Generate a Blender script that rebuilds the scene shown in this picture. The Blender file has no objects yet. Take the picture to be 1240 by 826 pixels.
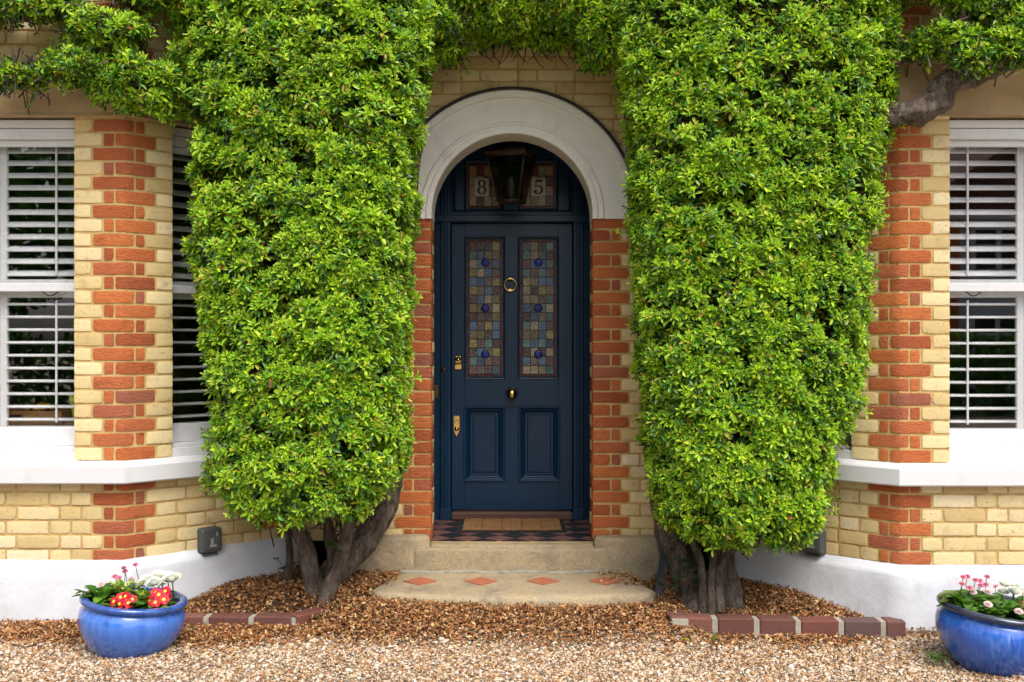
import bpy, math, random
import numpy as np
from mathutils import Vector, Matrix, noise
R = math.radians
rng = np.random.default_rng(7)
random.seed(7)
sc = bpy.context.scene
col = sc.collection
CAMH = 1.5
def PX(x, y, s):                       # survey: photo point at plane scale s (px per metre) -> world point
    return ((x-620)/s, 1240.0/s, CAMH-(y-413)/s)

# ------------------------------------------------------------------ materials
def newmat(name):
    m = bpy.data.materials.new(name); m.use_nodes = True
    nt = m.node_tree
    return m, nt, nt.nodes['Principled BSDF']
def L(nt, a, b): nt.links.new(a, b)
def texco(nt, scale=(1,1,1)):
    tc = nt.nodes.new('ShaderNodeTexCoord'); mp = nt.nodes.new('ShaderNodeMapping')
    mp.inputs['Scale'].default_value = scale
    L(nt, tc.outputs['Object'], mp.inputs['Vector']); return mp.outputs['Vector']
def noise_n(nt, vec, scale, detail=4, rough=.6, dist=0):
    n = nt.nodes.new('ShaderNodeTexNoise'); n.inputs['Scale'].default_value = scale
    n.inputs['Detail'].default_value = detail; n.inputs['Roughness'].default_value = rough
    n.inputs['Distortion'].default_value = dist
    L(nt, vec, n.inputs['Vector']); return n.outputs['Fac']
def ramp(nt, fac, stops, interp='LINEAR'):
    r = nt.nodes.new('ShaderNodeValToRGB'); r.color_ramp.interpolation = interp
    els = r.color_ramp.elements
    while len(els) < len(stops): els.new(.5)
    for e, (p, c) in zip(els, stops):
        e.position = p; e.color = (*c, 1) if len(c) == 3 else c
    L(nt, fac, r.inputs['Fac']); return r.outputs['Color']
def mixc(nt, a, b, fac, mode='MIX'):
    m = nt.nodes.new('ShaderNodeMix'); m.data_type = 'RGBA'; m.blend_type = mode
    for sock, v in ((m.inputs[0], fac), (m.inputs[6], a), (m.inputs[7], b)):
        if isinstance(v, (float, int)): sock.default_value = v
        elif isinstance(v, tuple): sock.default_value = (*v, 1)
        else: L(nt, v, sock)
    return m.outputs[2]
def island(nt):
    return nt.nodes.new('ShaderNodeNewGeometry').outputs['Random Per Island']
def math_n(nt, op, a, b):
    m = nt.nodes.new('ShaderNodeMath'); m.operation = op
    for i, v in enumerate((a, b)):
        if isinstance(v, (float, int)): m.inputs[i].default_value = v
        else: L(nt, v, m.inputs[i])
    return m.outputs[0]
def bump(nt, bs, h, strength=.5, dist=.005, prev=None):
    b = nt.nodes.new('ShaderNodeBump'); b.inputs['Strength'].default_value = strength
    b.inputs['Distance'].default_value = dist
    L(nt, h, b.inputs['Height'])
    if prev: L(nt, prev, b.inputs['Normal'])
    L(nt, b.outputs['Normal'], bs.inputs['Normal']); return b.outputs['Normal']

M = {}
def brickmat(name, stops, speck, rough=.9):
    m, nt, bs = newmat(name); v = texco(nt)
    base = ramp(nt, island(nt), stops)
    n1 = noise_n(nt, v, 9, 5, .65)
    c = mixc(nt, base, ramp(nt, n1, [(.25,(.60,.56,.50)),(.42,(1,1,1)),(.75,(1.12,1.10,1.05))]), .75, 'MULTIPLY')
    n2 = noise_n(nt, v, 70, 4, .7)
    c = mixc(nt, c, ramp(nt, n2, [(.30,speck),(.40,(1,1,1)),(.62,(1,1,1)),(.75,(1.15,1.15,1.15))]), .85, 'MULTIPLY')
    L(nt, c, bs.inputs['Base Color']); bs.inputs['Roughness'].default_value = rough
    bs.inputs['Specular IOR Level'].default_value = .2
    b1 = bump(nt, bs, noise_n(nt, v, 120, 4, .7), .5, .004)
    bump(nt, bs, noise_n(nt, texco(nt, (1,1,3)), 26, 4, .65, 1.8), .9 if name == 'red_brick' else .35, .012 if name == 'red_brick' else .006, b1)
    return m
M['cream'] = brickmat('cream_brick', [(0,(.54,.40,.185)),(.3,(.66,.525,.275)),(.6,(.73,.595,.34)),(.85,(.61,.455,.21)),(1,(.74,.62,.41))], (.5,.42,.3))
M['red'] = brickmat('red_brick', [(0,(.35,.095,.040)),(.3,(.47,.130,.045)),(.6,(.55,.170,.055)),(.85,(.43,.125,.060)),(.96,(.36,.125,.075)),(1,(.27,.10,.06))], (.5,.4,.4))
M['darkbrick'] = brickmat('edging_brick', [(0,(.07,.045,.042)),(.3,(.20,.07,.05)),(.45,(.09,.055,.05)),(.7,(.25,.09,.06)),(.85,(.11,.07,.065)),(1,(.17,.10,.085))], (.4,.4,.4))
def plain(name, c, rough=.6, nscale=0, amt=.2, bscale=0, bstr=.3, bdist=.003, spec=.5, metal=0, vs=(1,1,1), coat=0):
    m, nt, bs = newmat(name); v = texco(nt, vs)
    bs.inputs['Roughness'].default_value = rough; bs.inputs['Specular IOR Level'].default_value = spec
    bs.inputs['Metallic'].default_value = metal; bs.inputs['Coat Weight'].default_value = coat
    if nscale:
        n = noise_n(nt, v, nscale, 6, .65)
        d = tuple(x*(1-amt) for x in c); e = tuple(min(1, x*(1+amt)) for x in c)
        L(nt, ramp(nt, n, [(.3,d),(.5,c),(.7,e)]), bs.inputs['Base Color'])
    else: bs.inputs['Base Color'].default_value = (*c, 1)
    if bscale: bump(nt, bs, noise_n(nt, v, bscale, 5, .6), bstr, bdist)
    return m
M['mortar'] = plain('mortar', (.52,.355,.15), .95, 14, .25, 160, .8, .004, .1)
M['white'] = plain('white_paint', (.64,.64,.655), .45, 5, .035, 40, .15, .002)
M['render'] = plain('white_masonry_paint', (.62,.635,.67), .75, 7, .08, 30, .35, .006, .3)
M['archpaint'] = plain('arch_paint', (.78,.745,.675), .7, 4, .05, 60, .3, .003, .3)
def weathered(m, stain, lo, hi, sc_, vs):
    nt = m.node_tree; bs = nt.nodes['Principled BSDF']; src = bs.inputs['Base Color'].links[0].from_socket
    f = ramp(nt, noise_n(nt, texco(nt, vs), sc_, 7, .72, .6), [(lo,(0,0,0)),(hi,(.8,.8,.8))])
    L(nt, mixc(nt, src, stain, f), bs.inputs['Base Color'])
    f2 = ramp(nt, noise_n(nt, texco(nt), 55, 3, .6), [(.70,(0,0,0)),(.76,(.7,.7,.7))])
    L(nt, mixc(nt, bs.inputs['Base Color'].links[0].from_socket, (.30,.25,.19), f2), bs.inputs['Base Color'])
weathered(M['render'], (.47,.45,.42), .55, .74, 5, (1,1,.5))
weathered(M['white'], (.52,.51,.49), .56, .78, 9, (1,1,.35))
weathered(M['archpaint'], (.58,.54,.48), .55, .78, 6, (1,1,.6))
M['stone'] = plain('lintel_render', (.43,.31,.18), .9, 6, .16, 90, .5, .004, .15)
def concrete():
    m, nt, bs = newmat('concrete'); v = texco(nt)
    c = ramp(nt, noise_n(nt, v, 6, 6, .7), [(.25,(.19,.15,.10)),(.42,(.34,.275,.185)),(.55,(.43,.335,.20)),(.7,(.34,.29,.22)),(.85,(.46,.41,.33))])
    c = mixc(nt, c, ramp(nt, noise_n(nt, v, 190, 3, .8), [(.28,(.35,.3,.26)),(.5,(1,1,1)),(.7,(1.5,1.42,1.3))]), .9, 'MULTIPLY')
    L(nt, c, bs.inputs['Base Color']); bs.inputs['Roughness'].default_value = .92
    b = bump(nt, bs, noise_n(nt, v, 170, 4, .8), .8, .006); bump(nt, bs, noise_n(nt, v, 14, 4), .6, .02, b)
    return m
M['concrete'] = concrete()
M['tile_red'] = plain('terracotta_tile', (.40,.125,.065), .7, 18, .18, 120, .3)
M['tile_brown'] = plain('brown_floor_tile', (.15,.075,.06), .4, 14, .25, 40, .15)
M['tile_black'] = plain('black_floor_tile', (.016,.017,.02), .35, 14, .3, 40, .15)
M['navy'] = plain('navy_gloss_paint', (.0035,.029,.070), .30, 3, .15, 55, .12, .002, spec=.32)
M['navy_dark'] = plain('navy_paint_lobby', (.012,.03,.06), .5)
M['plaster'] = plain('interior_plaster', (.09,.085,.08), .9)
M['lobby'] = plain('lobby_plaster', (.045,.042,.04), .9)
M['wood_dark'] = plain('hardwood_threshold', (.10,.045,.03), .45, 30, .3, vs=(1,8,8))
M['brass'] = plain('brass', (.80,.53,.19), .20, 30, .2, metal=1)
M['iron'] = plain('dark_metal', (.03,.028,.026), .5, 20, .3, metal=.6)
M['copper'] = plain('aged_copper_frame', (.05,.028,.018), .45, 20, .4, metal=.5)
M['rubber'] = plain('black_rubber', (.012,.012,.013), .8)
def coir():
    m, nt, bs = newmat('coir_fibre'); v = texco(nt)
    L(nt, ramp(nt, noise_n(nt, v, 220, 3, .8), [(.3,(.07,.03,.010)),(.5,(.28,.14,.05)),(.7,(.42,.24,.09))]), bs.inputs['Base Color'])
    bs.inputs['Roughness'].default_value = 1; bump(nt, bs, noise_n(nt, v, 260, 3, .8), 1, .01); return m
M['coir'] = coir()
M['soil'] = plain('potting_soil', (.03,.02,.012), 1, 60, .5, 120, 1, .02)
M['lead'] = plain('lead_came', (.012,.012,.012), .6)
M['plastic'] = plain('grey_weatherproof_plastic', (.075,.085,.08), .45, 20, .15)
M['plastic_lt'] = plain('faded_lettering_grey', (.30,.33,.30), .6)
M['crate'] = plain('crate_wood', (.50,.25,.09), .6, 14, .25, vs=(2,2,10))
M['yellow'] = plain('yellow_toy_paint', (.85,.47,.01), .25)
M['lime'] = plain('lime_pot', (.55,.66,.03), .4)
M['black'] = plain('black_paint', (.01,.01,.01), .4)
M['slate'] = plain('dark_slate', (.035,.04,.045), .6, 10, .3)
M['clay'] = plain('roof_tiles', (.16,.07,.045), .9, 12, .4, 30, .5)
M['digit_tile'] = plain('cream_number_glass', (.42,.36,.24), .3, 40, .1, 50, .2)
M['bulb'] = plain('frosted_bulb', (.14,.14,.13), .2)
def bark():
    m, nt, bs = newmat('bark'); v = texco(nt, (1,1,.35))
    c = ramp(nt, noise_n(nt, v, 26, 6, .7, .8), [(.25,(.035,.024,.018)),(.40,(.125,.090,.068)),(.56,(.24,.185,.145)),(.75,(.42,.36,.31))])
    v2 = texco(nt)
    c = mixc(nt, c, (.38,.38,.33), ramp(nt, noise_n(nt, v2, 9, 5, .7), [(.56,(0,0,0)),(.72,(.7,.7,.7))]))
    L(nt, c, bs.inputs['Base Color']); bs.inputs['Roughness'].default_value = .95; bs.inputs['Specular IOR Level'].default_value = .15
    b = bump(nt, bs, noise_n(nt, v, 46, 6, .75, 1.4), 1, .045); bump(nt, bs, noise_n(nt, v2, 120, 3), .6, .006, b); return m
M['bark'] = bark()
M['twig'] = plain('twig', (.085,.055,.04), .9, 40, .4)
def leafmat(name, stops, trans=.35, rough=.38, spec=.5, tcol=(1.25,1.15,.55)):
    m, nt, bs = newmat(name)
    c = ramp(nt, island(nt), stops)
    v = texco(nt)
    c = mixc(nt, c, ramp(nt, noise_n(nt, v, 4, 3), [(.3,(.78,.82,.8)),(.55,(1,1,1)),(.75,(1.15,1.08,1))]), 1., 'MULTIPLY')
    c = mixc(nt, c, ramp(nt, noise_n(nt, v, 24, 2), [(.32,(.60,.70,.75)),(.5,(1,1,1)),(.68,(1.28,1.15,1.1))]), 1., 'MULTIPLY')
    L(nt, c, bs.inputs['Base Color']); bs.inputs['Roughness'].default_value = rough
    bs.inputs['Specular IOR Level'].default_value = spec
    t = nt.nodes.new('ShaderNodeBsdfTranslucent'); L(nt, mixc(nt, c, tcol, 1., 'MULTIPLY'), t.inputs['Color'])
    mx = nt.nodes.new('ShaderNodeMixShader'); mx.inputs[0].default_value = trans
    L(nt, bs.outputs[0], mx.inputs[1]); L(nt, t.outputs[0], mx.inputs[2])
    L(nt, mx.outputs[0], nt.nodes['Material Output'].inputs['Surface']); return m
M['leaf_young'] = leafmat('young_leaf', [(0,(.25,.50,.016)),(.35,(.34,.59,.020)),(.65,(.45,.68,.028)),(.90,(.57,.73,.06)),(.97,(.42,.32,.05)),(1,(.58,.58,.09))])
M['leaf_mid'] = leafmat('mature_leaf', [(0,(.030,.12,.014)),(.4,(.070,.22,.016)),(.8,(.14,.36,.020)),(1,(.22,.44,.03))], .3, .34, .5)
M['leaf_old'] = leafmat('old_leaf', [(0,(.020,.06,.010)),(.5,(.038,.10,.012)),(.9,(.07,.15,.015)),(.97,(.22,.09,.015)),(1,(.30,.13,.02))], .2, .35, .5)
M['leaf_green'] = leafmat('pot_plant_leaf', [(0,(.04,.14,.02)),(.5,(.08,.22,.025)),(1,(.15,.33,.03))])
M['leaf_lime'] = leafmat('lime_variegated_leaf', [(0,(.25,.38,.03)),(.6,(.42,.52,.06)),(1,(.62,.66,.25))])
M['leaf_dark'] = leafmat('dark_sprig_leaf', [(0,(.015,.05,.02)),(1,(.04,.10,.03))], .15)
M['berry'] = plain('orange_berry', (.75,.17,.015), .3)
M['pink'] = leafmat('pink_petal', [(0,(.75,.17,.27)),(1,(.85,.34,.42))], .2, .6, .4, (1.0,1.0,1.0))
M['palepink'] = leafmat('pale_pink_petal', [(0,(.80,.50,.52)),(1,(.85,.68,.68))], .2, .6, .4, (1.0,1.0,1.0))
M['redpetal'] = leafmat('red_petal', [(0,(.50,.004,.022)),(1,(.68,.008,.04))], .15, .5, .4, (1.0,1.0,1.0))
M['magenta'] = leafmat('magenta_petal', [(0,(.70,.008,.12)),(1,(.85,.02,.17))], .15, .5, .4, (1.0,1.0,1.0))
M['whitepetal'] = leafmat('white_petal', [(0,(.80,.79,.66)),(1,(.88,.87,.80))], .2, .6, .4, (1.0,1.0,1.0))
M['yolk'] = plain('yellow_flower_eye', (.85,.60,.03), .6)
def litter():
    m, nt, bs = newmat('dry_leaf')
    c = ramp(nt, island(nt), [(0,(.07,.030,.014)),(.12,(.16,.063,.022)),(.32,(.27,.100,.032)),(.58,(.36,.150,.047)),(.76,(.45,.23,.085)),(.92,(.62,.42,.20)),(1,(.09,.05,.03))])
    L(nt, c, bs.inputs['Base Color']); bs.inputs['Roughness'].default_value = .6
    bs.inputs['Specular IOR Level'].default_value = .35; return m
M['litter'] = litter()
def pebble():
    m, nt, bs = newmat('pebble')
    c = ramp(nt, island(nt), [(0,(.11,.08,.06)),(.12,(.23,.14,.08)),(.28,(.39,.24,.12)),(.44,(.54,.41,.27)),(.6,(.63,.53,.41)),(.74,(.48,.405,.33)),(.86,(.48,.27,.11)),(.93,(.25,.11,.05)),(1,(.78,.73,.66))])
    L(nt, c, bs.inputs['Base Color']); bs.inputs['Roughness'].default_value = .65
    bs.inputs['Specular IOR Level'].default_value = .35; return m
M['pebble'] = pebble()
def groundmat():
    m, nt, bs = newmat('gravel_ground'); v = texco(nt)
    at = nt.nodes.new('ShaderNodeAttribute'); at.attribute_name = 'mulch'
    g = ramp(nt, noise_n(nt, v, 110, 4, .7), [(.3,(.20,.15,.10)),(.5,(.42,.34,.25)),(.7,(.58,.51,.42))])
    s = ramp(nt, noise_n(nt, v, 60, 4, .7), [(.3,(.045,.026,.014)),(.6,(.13,.07,.03))])
    L(nt, mixc(nt, g, s, at.outputs['Fac']), bs.inputs['Base Color'])
    bs.inputs['Roughness'].default_value = .95; bump(nt, bs, noise_n(nt, v, 110, 4, .7), 1, .02); return m
M['ground'] = groundmat()
def glaze(name, a, b, c3):
    m, nt, bs = newmat(name); v = texco(nt, (1,1,.16))
    n = noise_n(nt, v, 26, 5, .7, .4); n2 = noise_n(nt, texco(nt), 5, 4, .6)
    c = ramp(nt, n, [(.34,a),(.52,b),(.68,c3)])
    c = mixc(nt, c, b, ramp(nt, n2, [(.35,(0,0,0)),(.65,(.8,.8,.8))]))
    L(nt, c, bs.inputs['Base Color']); bs.inputs['Roughness'].default_value = .16
    bs.inputs['Coat Weight'].default_value = .6; bs.inputs['Coat Roughness'].default_value = .06
    bump(nt, bs, noise_n(nt, texco(nt), 14, 3), .15, .006); return m
M['glaze'] = glaze('blue_glaze', (.014,.07,.36), (.055,.165,.56), (.11,.24,.62))
M['glaze_streak'] = glaze('streaked_blue_glaze', (.008,.035,.27), (.025,.12,.52), (.16,.29,.58))
M['rim_blue'] = glaze('blue_rim_glaze', (.012,.04,.20), (.03,.09,.34), (.06,.15,.42))
M['rim_dark'] = glaze('dark_rim_glaze', (.012,.016,.03), (.02,.03,.06), (.05,.075,.16))
def glass(name, tint=(1,1,1), ior=1.5, rough=0.0, boost=0.0):
    m = bpy.data.materials.new(name); m.use_nodes = True; nt = m.node_tree; nt.nodes.clear()
    o = nt.nodes.new('ShaderNodeOutputMaterial'); t = nt.nodes.new('ShaderNodeBsdfTransparent'); g = nt.nodes.new('ShaderNodeBsdfGlossy')
    t.inputs['Color'].default_value = (*tint, 1); g.inputs['Roughness'].default_value = rough
    lw = nt.nodes.new('ShaderNodeLayerWeight'); lw.inputs['Blend'].default_value = .5
    fac = math_n(nt, 'ADD', math_n(nt, 'MULTIPLY', math_n(nt, 'POWER', lw.outputs['Facing'], 5.0), .9), .13+boost)
    mx = nt.nodes.new('ShaderNodeMixShader'); L(nt, fac, mx.inputs[0]); L(nt, t.outputs[0], mx.inputs[1]); L(nt, g.outputs[0], mx.inputs[2])
    L(nt, mx.outputs[0], o.inputs['Surface']); return m
M['glass'] = glass('window_glass', (.985,.99,.985))
M['lantern_glass'] = glass('smoky_lantern_glass', (.5,.48,.44), boost=-.10)
def stained(name, c):
    m, nt, bs = newmat(name); v = texco(nt)
    cc = mixc(nt, ramp(nt, island(nt), [(0,tuple(x*.6 for x in c)),(1,tuple(min(1,x*1.35) for x in c))]), (.55,.55,.55), 0.0)
    cc = mixc(nt, cc, ramp(nt, noise_n(nt, v, 130, 3, .7), [(.35,(.55,.55,.55)),(.6,(1.2,1.2,1.2))]), .8, 'MULTIPLY')
    L(nt, cc, bs.inputs['Base Color']); bs.inputs['Roughness'].default_value = .12
    bs.inputs['Specular IOR Level'].default_value = .7; bs.inputs['Coat Weight'].default_value = .12; bs.inputs['Coat Roughness'].default_value = .08
    bump(nt, bs, noise_n(nt, v, 80, 2, .6, 1), .8, .012); return m
SG = [stained('glass_mauve', (.15,.10,.095)), stained('glass_olive', (.28,.24,.10)), stained('glass_blue', (.10,.17,.27)),
      stained('glass_teal', (.13,.22,.22)), stained('glass_sand', (.33,.28,.18)), stained('glass_ruby', (.13,.010,.012)),
      stained('glass_clear_border', (.22,.205,.185)), stained('glass_cobalt', (.012,.02,.26)), stained('glass_amber', (.42,.24,.04))]

# ------------------------------------------------------------------ mesh helpers
class MB:
    def __init__(s): s.v = []; s.f = []; s.m = []; s.sm = []
    def add(s, verts, faces, mi=0, smooth=False):
        b = len(s.v); s.v.extend([tuple(p) for p in verts])
        for f in faces: s.f.append(tuple(b+i for i in f)); s.m.append(mi); s.sm.append(smooth)
    def box(s, x0, x1, y0, y1, z0, z1, mi=0, bev=0.0):
        if bev <= 0:
            vs = [(x,y,z) for x in (x0,x1) for y in (y0,y1) for z in (z0,z1)]
            s.add(vs, [(0,1,3,2),(4,6,7,5),(0,4,5,1),(2,3,7,6),(0,2,6,4),(1,5,7,3)], mi); return
        b = bev; vs = []; ix = {}
        for ax in range(3):
            for i in (0,1):
                for j in (0,1):
                    for k in (0,1):
                        p = [[x0,x1][i],[y0,y1][j],[z0,z1][k]]; sg = [1 if q == 0 else -1 for q in (i,j,k)]
                        for a in range(3):
                            if a != ax: p[a] += sg[a]*b
                        ix[(ax,i,j,k)] = len(vs); vs.append(tuple(p))
        F = []
        for ax in range(3):
            o = [a for a in range(3) if a != ax]
            for q in (0,1):
                def k(a, b_):
                    t = [0,0,0]; t[ax] = q; t[o[0]] = a; t[o[1]] = b_; return ix[(ax,*t)]
                F.append((k(0,0),k(1,0),k(1,1),k(0,1)))
            for a in (0,1):
                for b_ in (0,1):
                    def e(axx, q):
                        t = [0,0,0]; t[ax] = q; t[o[0]] = a; t[o[1]] = b_; return ix[(axx,*t)]
                    F.append((e(o[0],0),e(o[0],1),e(o[1],1),e(o[1],0)))
        for i in (0,1):
            for j in (0,1):
                for k_ in (0,1): F.append((ix[(0,i,j,k_)],ix[(1,i,j,k_)],ix[(2,i,j,k_)]))
        s.add(vs, F, mi)
    def quad(s, a, b, c, d, mi=0): s.add([a,b,c,d], [(0,1,2,3)], mi)
    def lathe(s, prof, c=(0,0,0), n=32, axis='z', mi=0, smooth=True, cap=True):
        vs = []; F = []
        for r, h in prof:
            for k in range(n):
                a = 2*math.pi*k/n; p, q = r*math.cos(a), r*math.sin(a)
                vs.append((c[0]+p, c[1]+q, c[2]+h) if axis == 'z' else (c[0]+p, c[1]-h, c[2]+q))
        for i in range(len(prof)-1):
            for k in range(n): F.append((i*n+k, i*n+(k+1)%n, (i+1)*n+(k+1)%n, (i+1)*n+k))
        if cap: F.append(tuple(range(n))); F.append(tuple((len(prof)-1)*n+k for k in range(n)))
        s.add(vs, F, mi, smooth)
    def tube(s, pts, rad, n=8, mi=0, bumpy=0, sub=0, cap=True, nf=9):
        P = [Vector(p) for p in pts]; rr = list(rad) if hasattr(rad, '__len__') else [rad]*len(P)
        if sub:
            Q = []; q = []
            for i in range(len(P)-1):
                p0, p1, p2, p3 = P[max(i-1,0)], P[i], P[i+1], P[min(i+2,len(P)-1)]
                for k in range(sub):
                    t = k/sub
                    Q.append(.5*((2*p1)+(p2-p0)*t+(2*p0-5*p1+4*p2-p3)*t*t+(3*p1-p0-3*p2+p3)*t**3)); q.append(rr[i]*(1-t)+rr[i+1]*t)
            Q.append(P[-1]); q.append(rr[-1]); P, rr = Q, q
        vs = []; u = None
        for i, p in enumerate(P):
            t = (P[min(i+1,len(P)-1)]-P[max(i-1,0)]).normalized()
            if u is None: u = t.orthogonal().normalized()
            u = (u-t*u.dot(t)).normalized(); w = t.cross(u)
            for k in range(n):
                a = 2*math.pi*k/n; d = u*math.cos(a)+w*math.sin(a)
                r = rr[i]
                if bumpy:
                    if n >= 14: r *= 1+.16*noise.noise((math.cos(a)*2.6,math.sin(a)*2.6,i*.10+rr[0]*90))+.16*noise.noise((math.cos(a)*6,math.sin(a)*6,i*.22))
                    r *= 1+bumpy*noise.noise((p+d*rr[i])*nf)+bumpy*.6*noise.noise((p*.6+d*rr[i]*2)*nf*2.3)
                vs.append(p+d*r)
        F = [(i*n+k, i*n+(k+1)%n, (i+1)*n+(k+1)%n, (i+1)*n+k) for i in range(len(P)-1) for k in range(n)]
        if cap: F.append(tuple(range(n))[::-1]); F.append(tuple((len(P)-1)*n+k for k in range(n)))
        s.add(vs, F, mi, True)
    def sphere(s, c, r, n=10, mi=0, sc_=(1,1,1)):
        vs = []; F = []; m = n//2
        for i in range(m+1):
            t = math.pi*i/m
            for k in range(n):
                a = 2*math.pi*k/n
                vs.append((c[0]+r*sc_[0]*math.sin(t)*math.cos(a), c[1]+r*sc_[1]*math.sin(t)*math.sin(a), c[2]+r*sc_[2]*math.cos(t)))
        for i in range(m):
            for k in range(n): F.append((i*n+k, (i+1)*n+k, (i+1)*n+(k+1)%n, i*n+(k+1)%n))
        s.add(vs, F, mi, True)
    def poly(s, pts, z0, z1, mi=0):                 # vertical prism over a plan polygon
        n = len(pts); vs = [(x,y,z0) for x,y in pts]+[(x,y,z1) for x,y in pts]
        s.add(vs, [tuple(range(n))[::-1], tuple(range(n,2*n))]+[(i,(i+1)%n,n+(i+1)%n,n+i) for i in range(n)], mi)
def wloc(o):
    v = Vector((0,0,0))
    while o: v += o.location; o = o.parent
    return v
def build(name, mb, mats, parent=None, loc=None):
    if not isinstance(mats, (list, tuple)): mats = [mats]
    me = bpy.data.meshes.new(name)
    off = Vector(loc) if loc is not None else Vector((0,0,0))
    pw = wloc(parent) if parent else Vector((0,0,0))
    if parent and loc is None: off = pw
    me.from_pydata([(x-off.x,y-off.y,z-off.z) for x,y,z in mb.v], [], mb.f)
    for m in mats: me.materials.append(m)
    me.polygons.foreach_set('material_index', mb.m); me.polygons.foreach_set('use_smooth', mb.sm)
    me.update()
    o = bpy.data.objects.new(name, me); col.objects.link(o)
    o.location = off-pw
    if parent: o.parent = parent
    return o
def np_build(name, V, F, mats, mi=None, parent=None, smooth=False):   # triangles by numpy
    me = bpy.data.meshes.new(name); off = wloc(parent) if parent else Vector((0,0,0))
    V = np.asarray(V, dtype=np.float32)-np.array(off, dtype=np.float32); F = np.asarray(F, dtype=np.int32)
    k = F.shape[1]
    me.vertices.add(len(V)); me.vertices.foreach_set('co', V.ravel())
    me.loops.add(F.size); me.loops.foreach_set('vertex_index', F.ravel())
    me.polygons.add(len(F)); me.polygons.foreach_set('loop_start', np.arange(0, F.size, k, dtype=np.int32))
    for m in (mats if isinstance(mats, list) else [mats]): me.materials.append(m)
    if mi is not None: me.polygons.foreach_set('material_index', np.asarray(mi, dtype=np.int32))
    me.polygons.foreach_set('use_smooth', np.full(len(F), smooth))
    me.update(calc_edges=True); me.validate()
    o = bpy.data.objects.new(name, me); col.objects.link(o)
    if parent: o.parent = parent
    return o
def tag(o, label=None, cat=None, group=None, kind=None):
    for k, v in (('label',label),('category',cat),('group',group),('kind',kind)):
        if v: o[k] = v
    return o
def thing(name, label, cat, loc=(0,0,0), group=None):
    o = bpy.data.objects.new(name, None); col.objects.link(o); o.location = loc; o.empty_display_size = .1
    return tag(o, label, cat, group)
def part(name, parent, label=None, loc=None):       # grouping empty for a part that itself has sub-parts
    o = bpy.data.objects.new(name, None); col.objects.link(o); o.parent = parent
    if label: o['label'] = label
    return o

# ------------------------------------------------------------------ polyline walls
class Path:
    def __init__(s, pts):
        s.p = [Vector(q) for q in pts]; s.s = [0]
        for a, b in zip(s.p, s.p[1:]): s.s.append(s.s[-1]+(b-a).length)
        s.t = [(b-a).normalized() for a, b in zip(s.p, s.p[1:])]
        s.n = [Vector((t.y,-t.x)) for t in s.t]
    def at(s, u, off=0):
        for i in range(1, len(s.p)-1):
            if abs(u-s.s[i]) < 1e-5:
                a, b = s.n[i-1], s.n[i]; m = (a+b).normalized()
                return s.p[i]+m*(off/max(.3, m.dot(a)))
        i = 0
        while i < len(s.t)-1 and u > s.s[i+1]: i += 1
        return s.p[i]+s.t[i]*(u-s.s[i])+s.n[i]*off
    def knots(s, a, b): return [a]+[k for k in s.s[1:-1] if a+1e-4 < k < b-1e-4]+[b]
def extrude(mb, path, prof, a=None, b=None, mi=0, closed=False, caps=True):
    a = 0 if a is None else a; b = path.s[-1] if b is None else b
    ks = path.knots(a, b); vs = []; n = len(prof)
    for k in ks:
        for off, z in prof:
            p = path.at(k, off); vs.append((p.x,p.y,z))
    F = []
    for i in range(len(ks)-1):
        for j in range(n if closed else n-1): F.append((i*n+j, (i+1)*n+j, (i+1)*n+(j+1)%n, i*n+(j+1)%n))
    if caps: F.append(tuple(range(n))); F.append(tuple((len(ks)-1)*n+j for j in range(n))[::-1])
    mb.add(vs, F, mi)
def brick(mb, path, a, b, z0, z1, mi):
    if b-a < .022: return
    E = .0032; us = [a]; ks = path.knots(a+E, b-E)
    for p, q in zip(ks, ks[1:]):
        n = max(1, int((q-p)/.032)); us += [p+(q-p)*i/n for i in range(n)]
    us += [b-E, b]
    h = z1-z0; zs = [z0, z0+E, z0+h*.36, z0+h*.64, z1-E, z1]; nu, nz = len(us), len(zs)
    proud = max(.0006, random.gauss(.0012, .0011)); vs = []; wob = random.random()*100; tl = random.gauss(0,.005); sg_ = random.gauss(0,.0008)
    worn = random.random() < .35; ca = [random.random()*(.006 if worn else .0025) for _ in range(4)]
    for i, u in enumerate(us):
        for j, z in enumerate(zs):
            eu, ez = i in (0, nu-1), j in (0, nz-1)
            off = proud+noise.noise((u*34+wob,z*34,wob))*.0014+(-.0007 if (eu or ez) else 0)+(-.0005 if (eu and ez) else 0)
            uu, zz = u, z+tl*(u-(a+b)/2)+sg_
            en = .0016*noise.noise((u*28,wob,3 if j < 3 else 9))+.0012*noise.noise((u*75,wob,z0))
            if j <= 1 or j >= nz-2: zz += en
            eu2 = .0018*noise.noise((z*45,wob,5 if i < nu/2 else 7))
            if i <= 1 or i >= nu-2: uu += eu2
            if (eu or i in (1,nu-2)) and (ez or j in (1,nz-2)):
                q = ca[(i > nu/2)*2+(j > nz/2)]; uu += q if i < nu/2 else -q; zz += (q if j < nz/2 else -q)*.7
            p = path.at(min(max(uu,0),path.s[-1]) if us[i] not in path.s else u, off); vs.append((p.x,p.y,zz))
    g = lambda i, j: i*nz+j
    F = [(g(i,j),g(i+1,j),g(i+1,j+1),g(i,j+1)) for i in range(nu-1) for j in range(nz-1)]
    ring = [g(i,0) for i in range(nu)]+[g(nu-1,j) for j in range(1,nz)]+[g(i,nz-1) for i in range(nu-2,-1,-1)]+[g(0,j) for j in range(nz-2,0,-1)]
    m = len(ring); sk = [vs[r] for r in ring]
    for r in ring:
        i, j = divmod(r, nz); p = path.at(us[i], -.02); sk.append((p.x,p.y,zs[j]))
    mb.add(vs, F, mi, True)
    mb.add(sk, [(k, m+k, m+(k+1)%m, (k+1)%m) for k in range(m)], mi, False)
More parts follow.
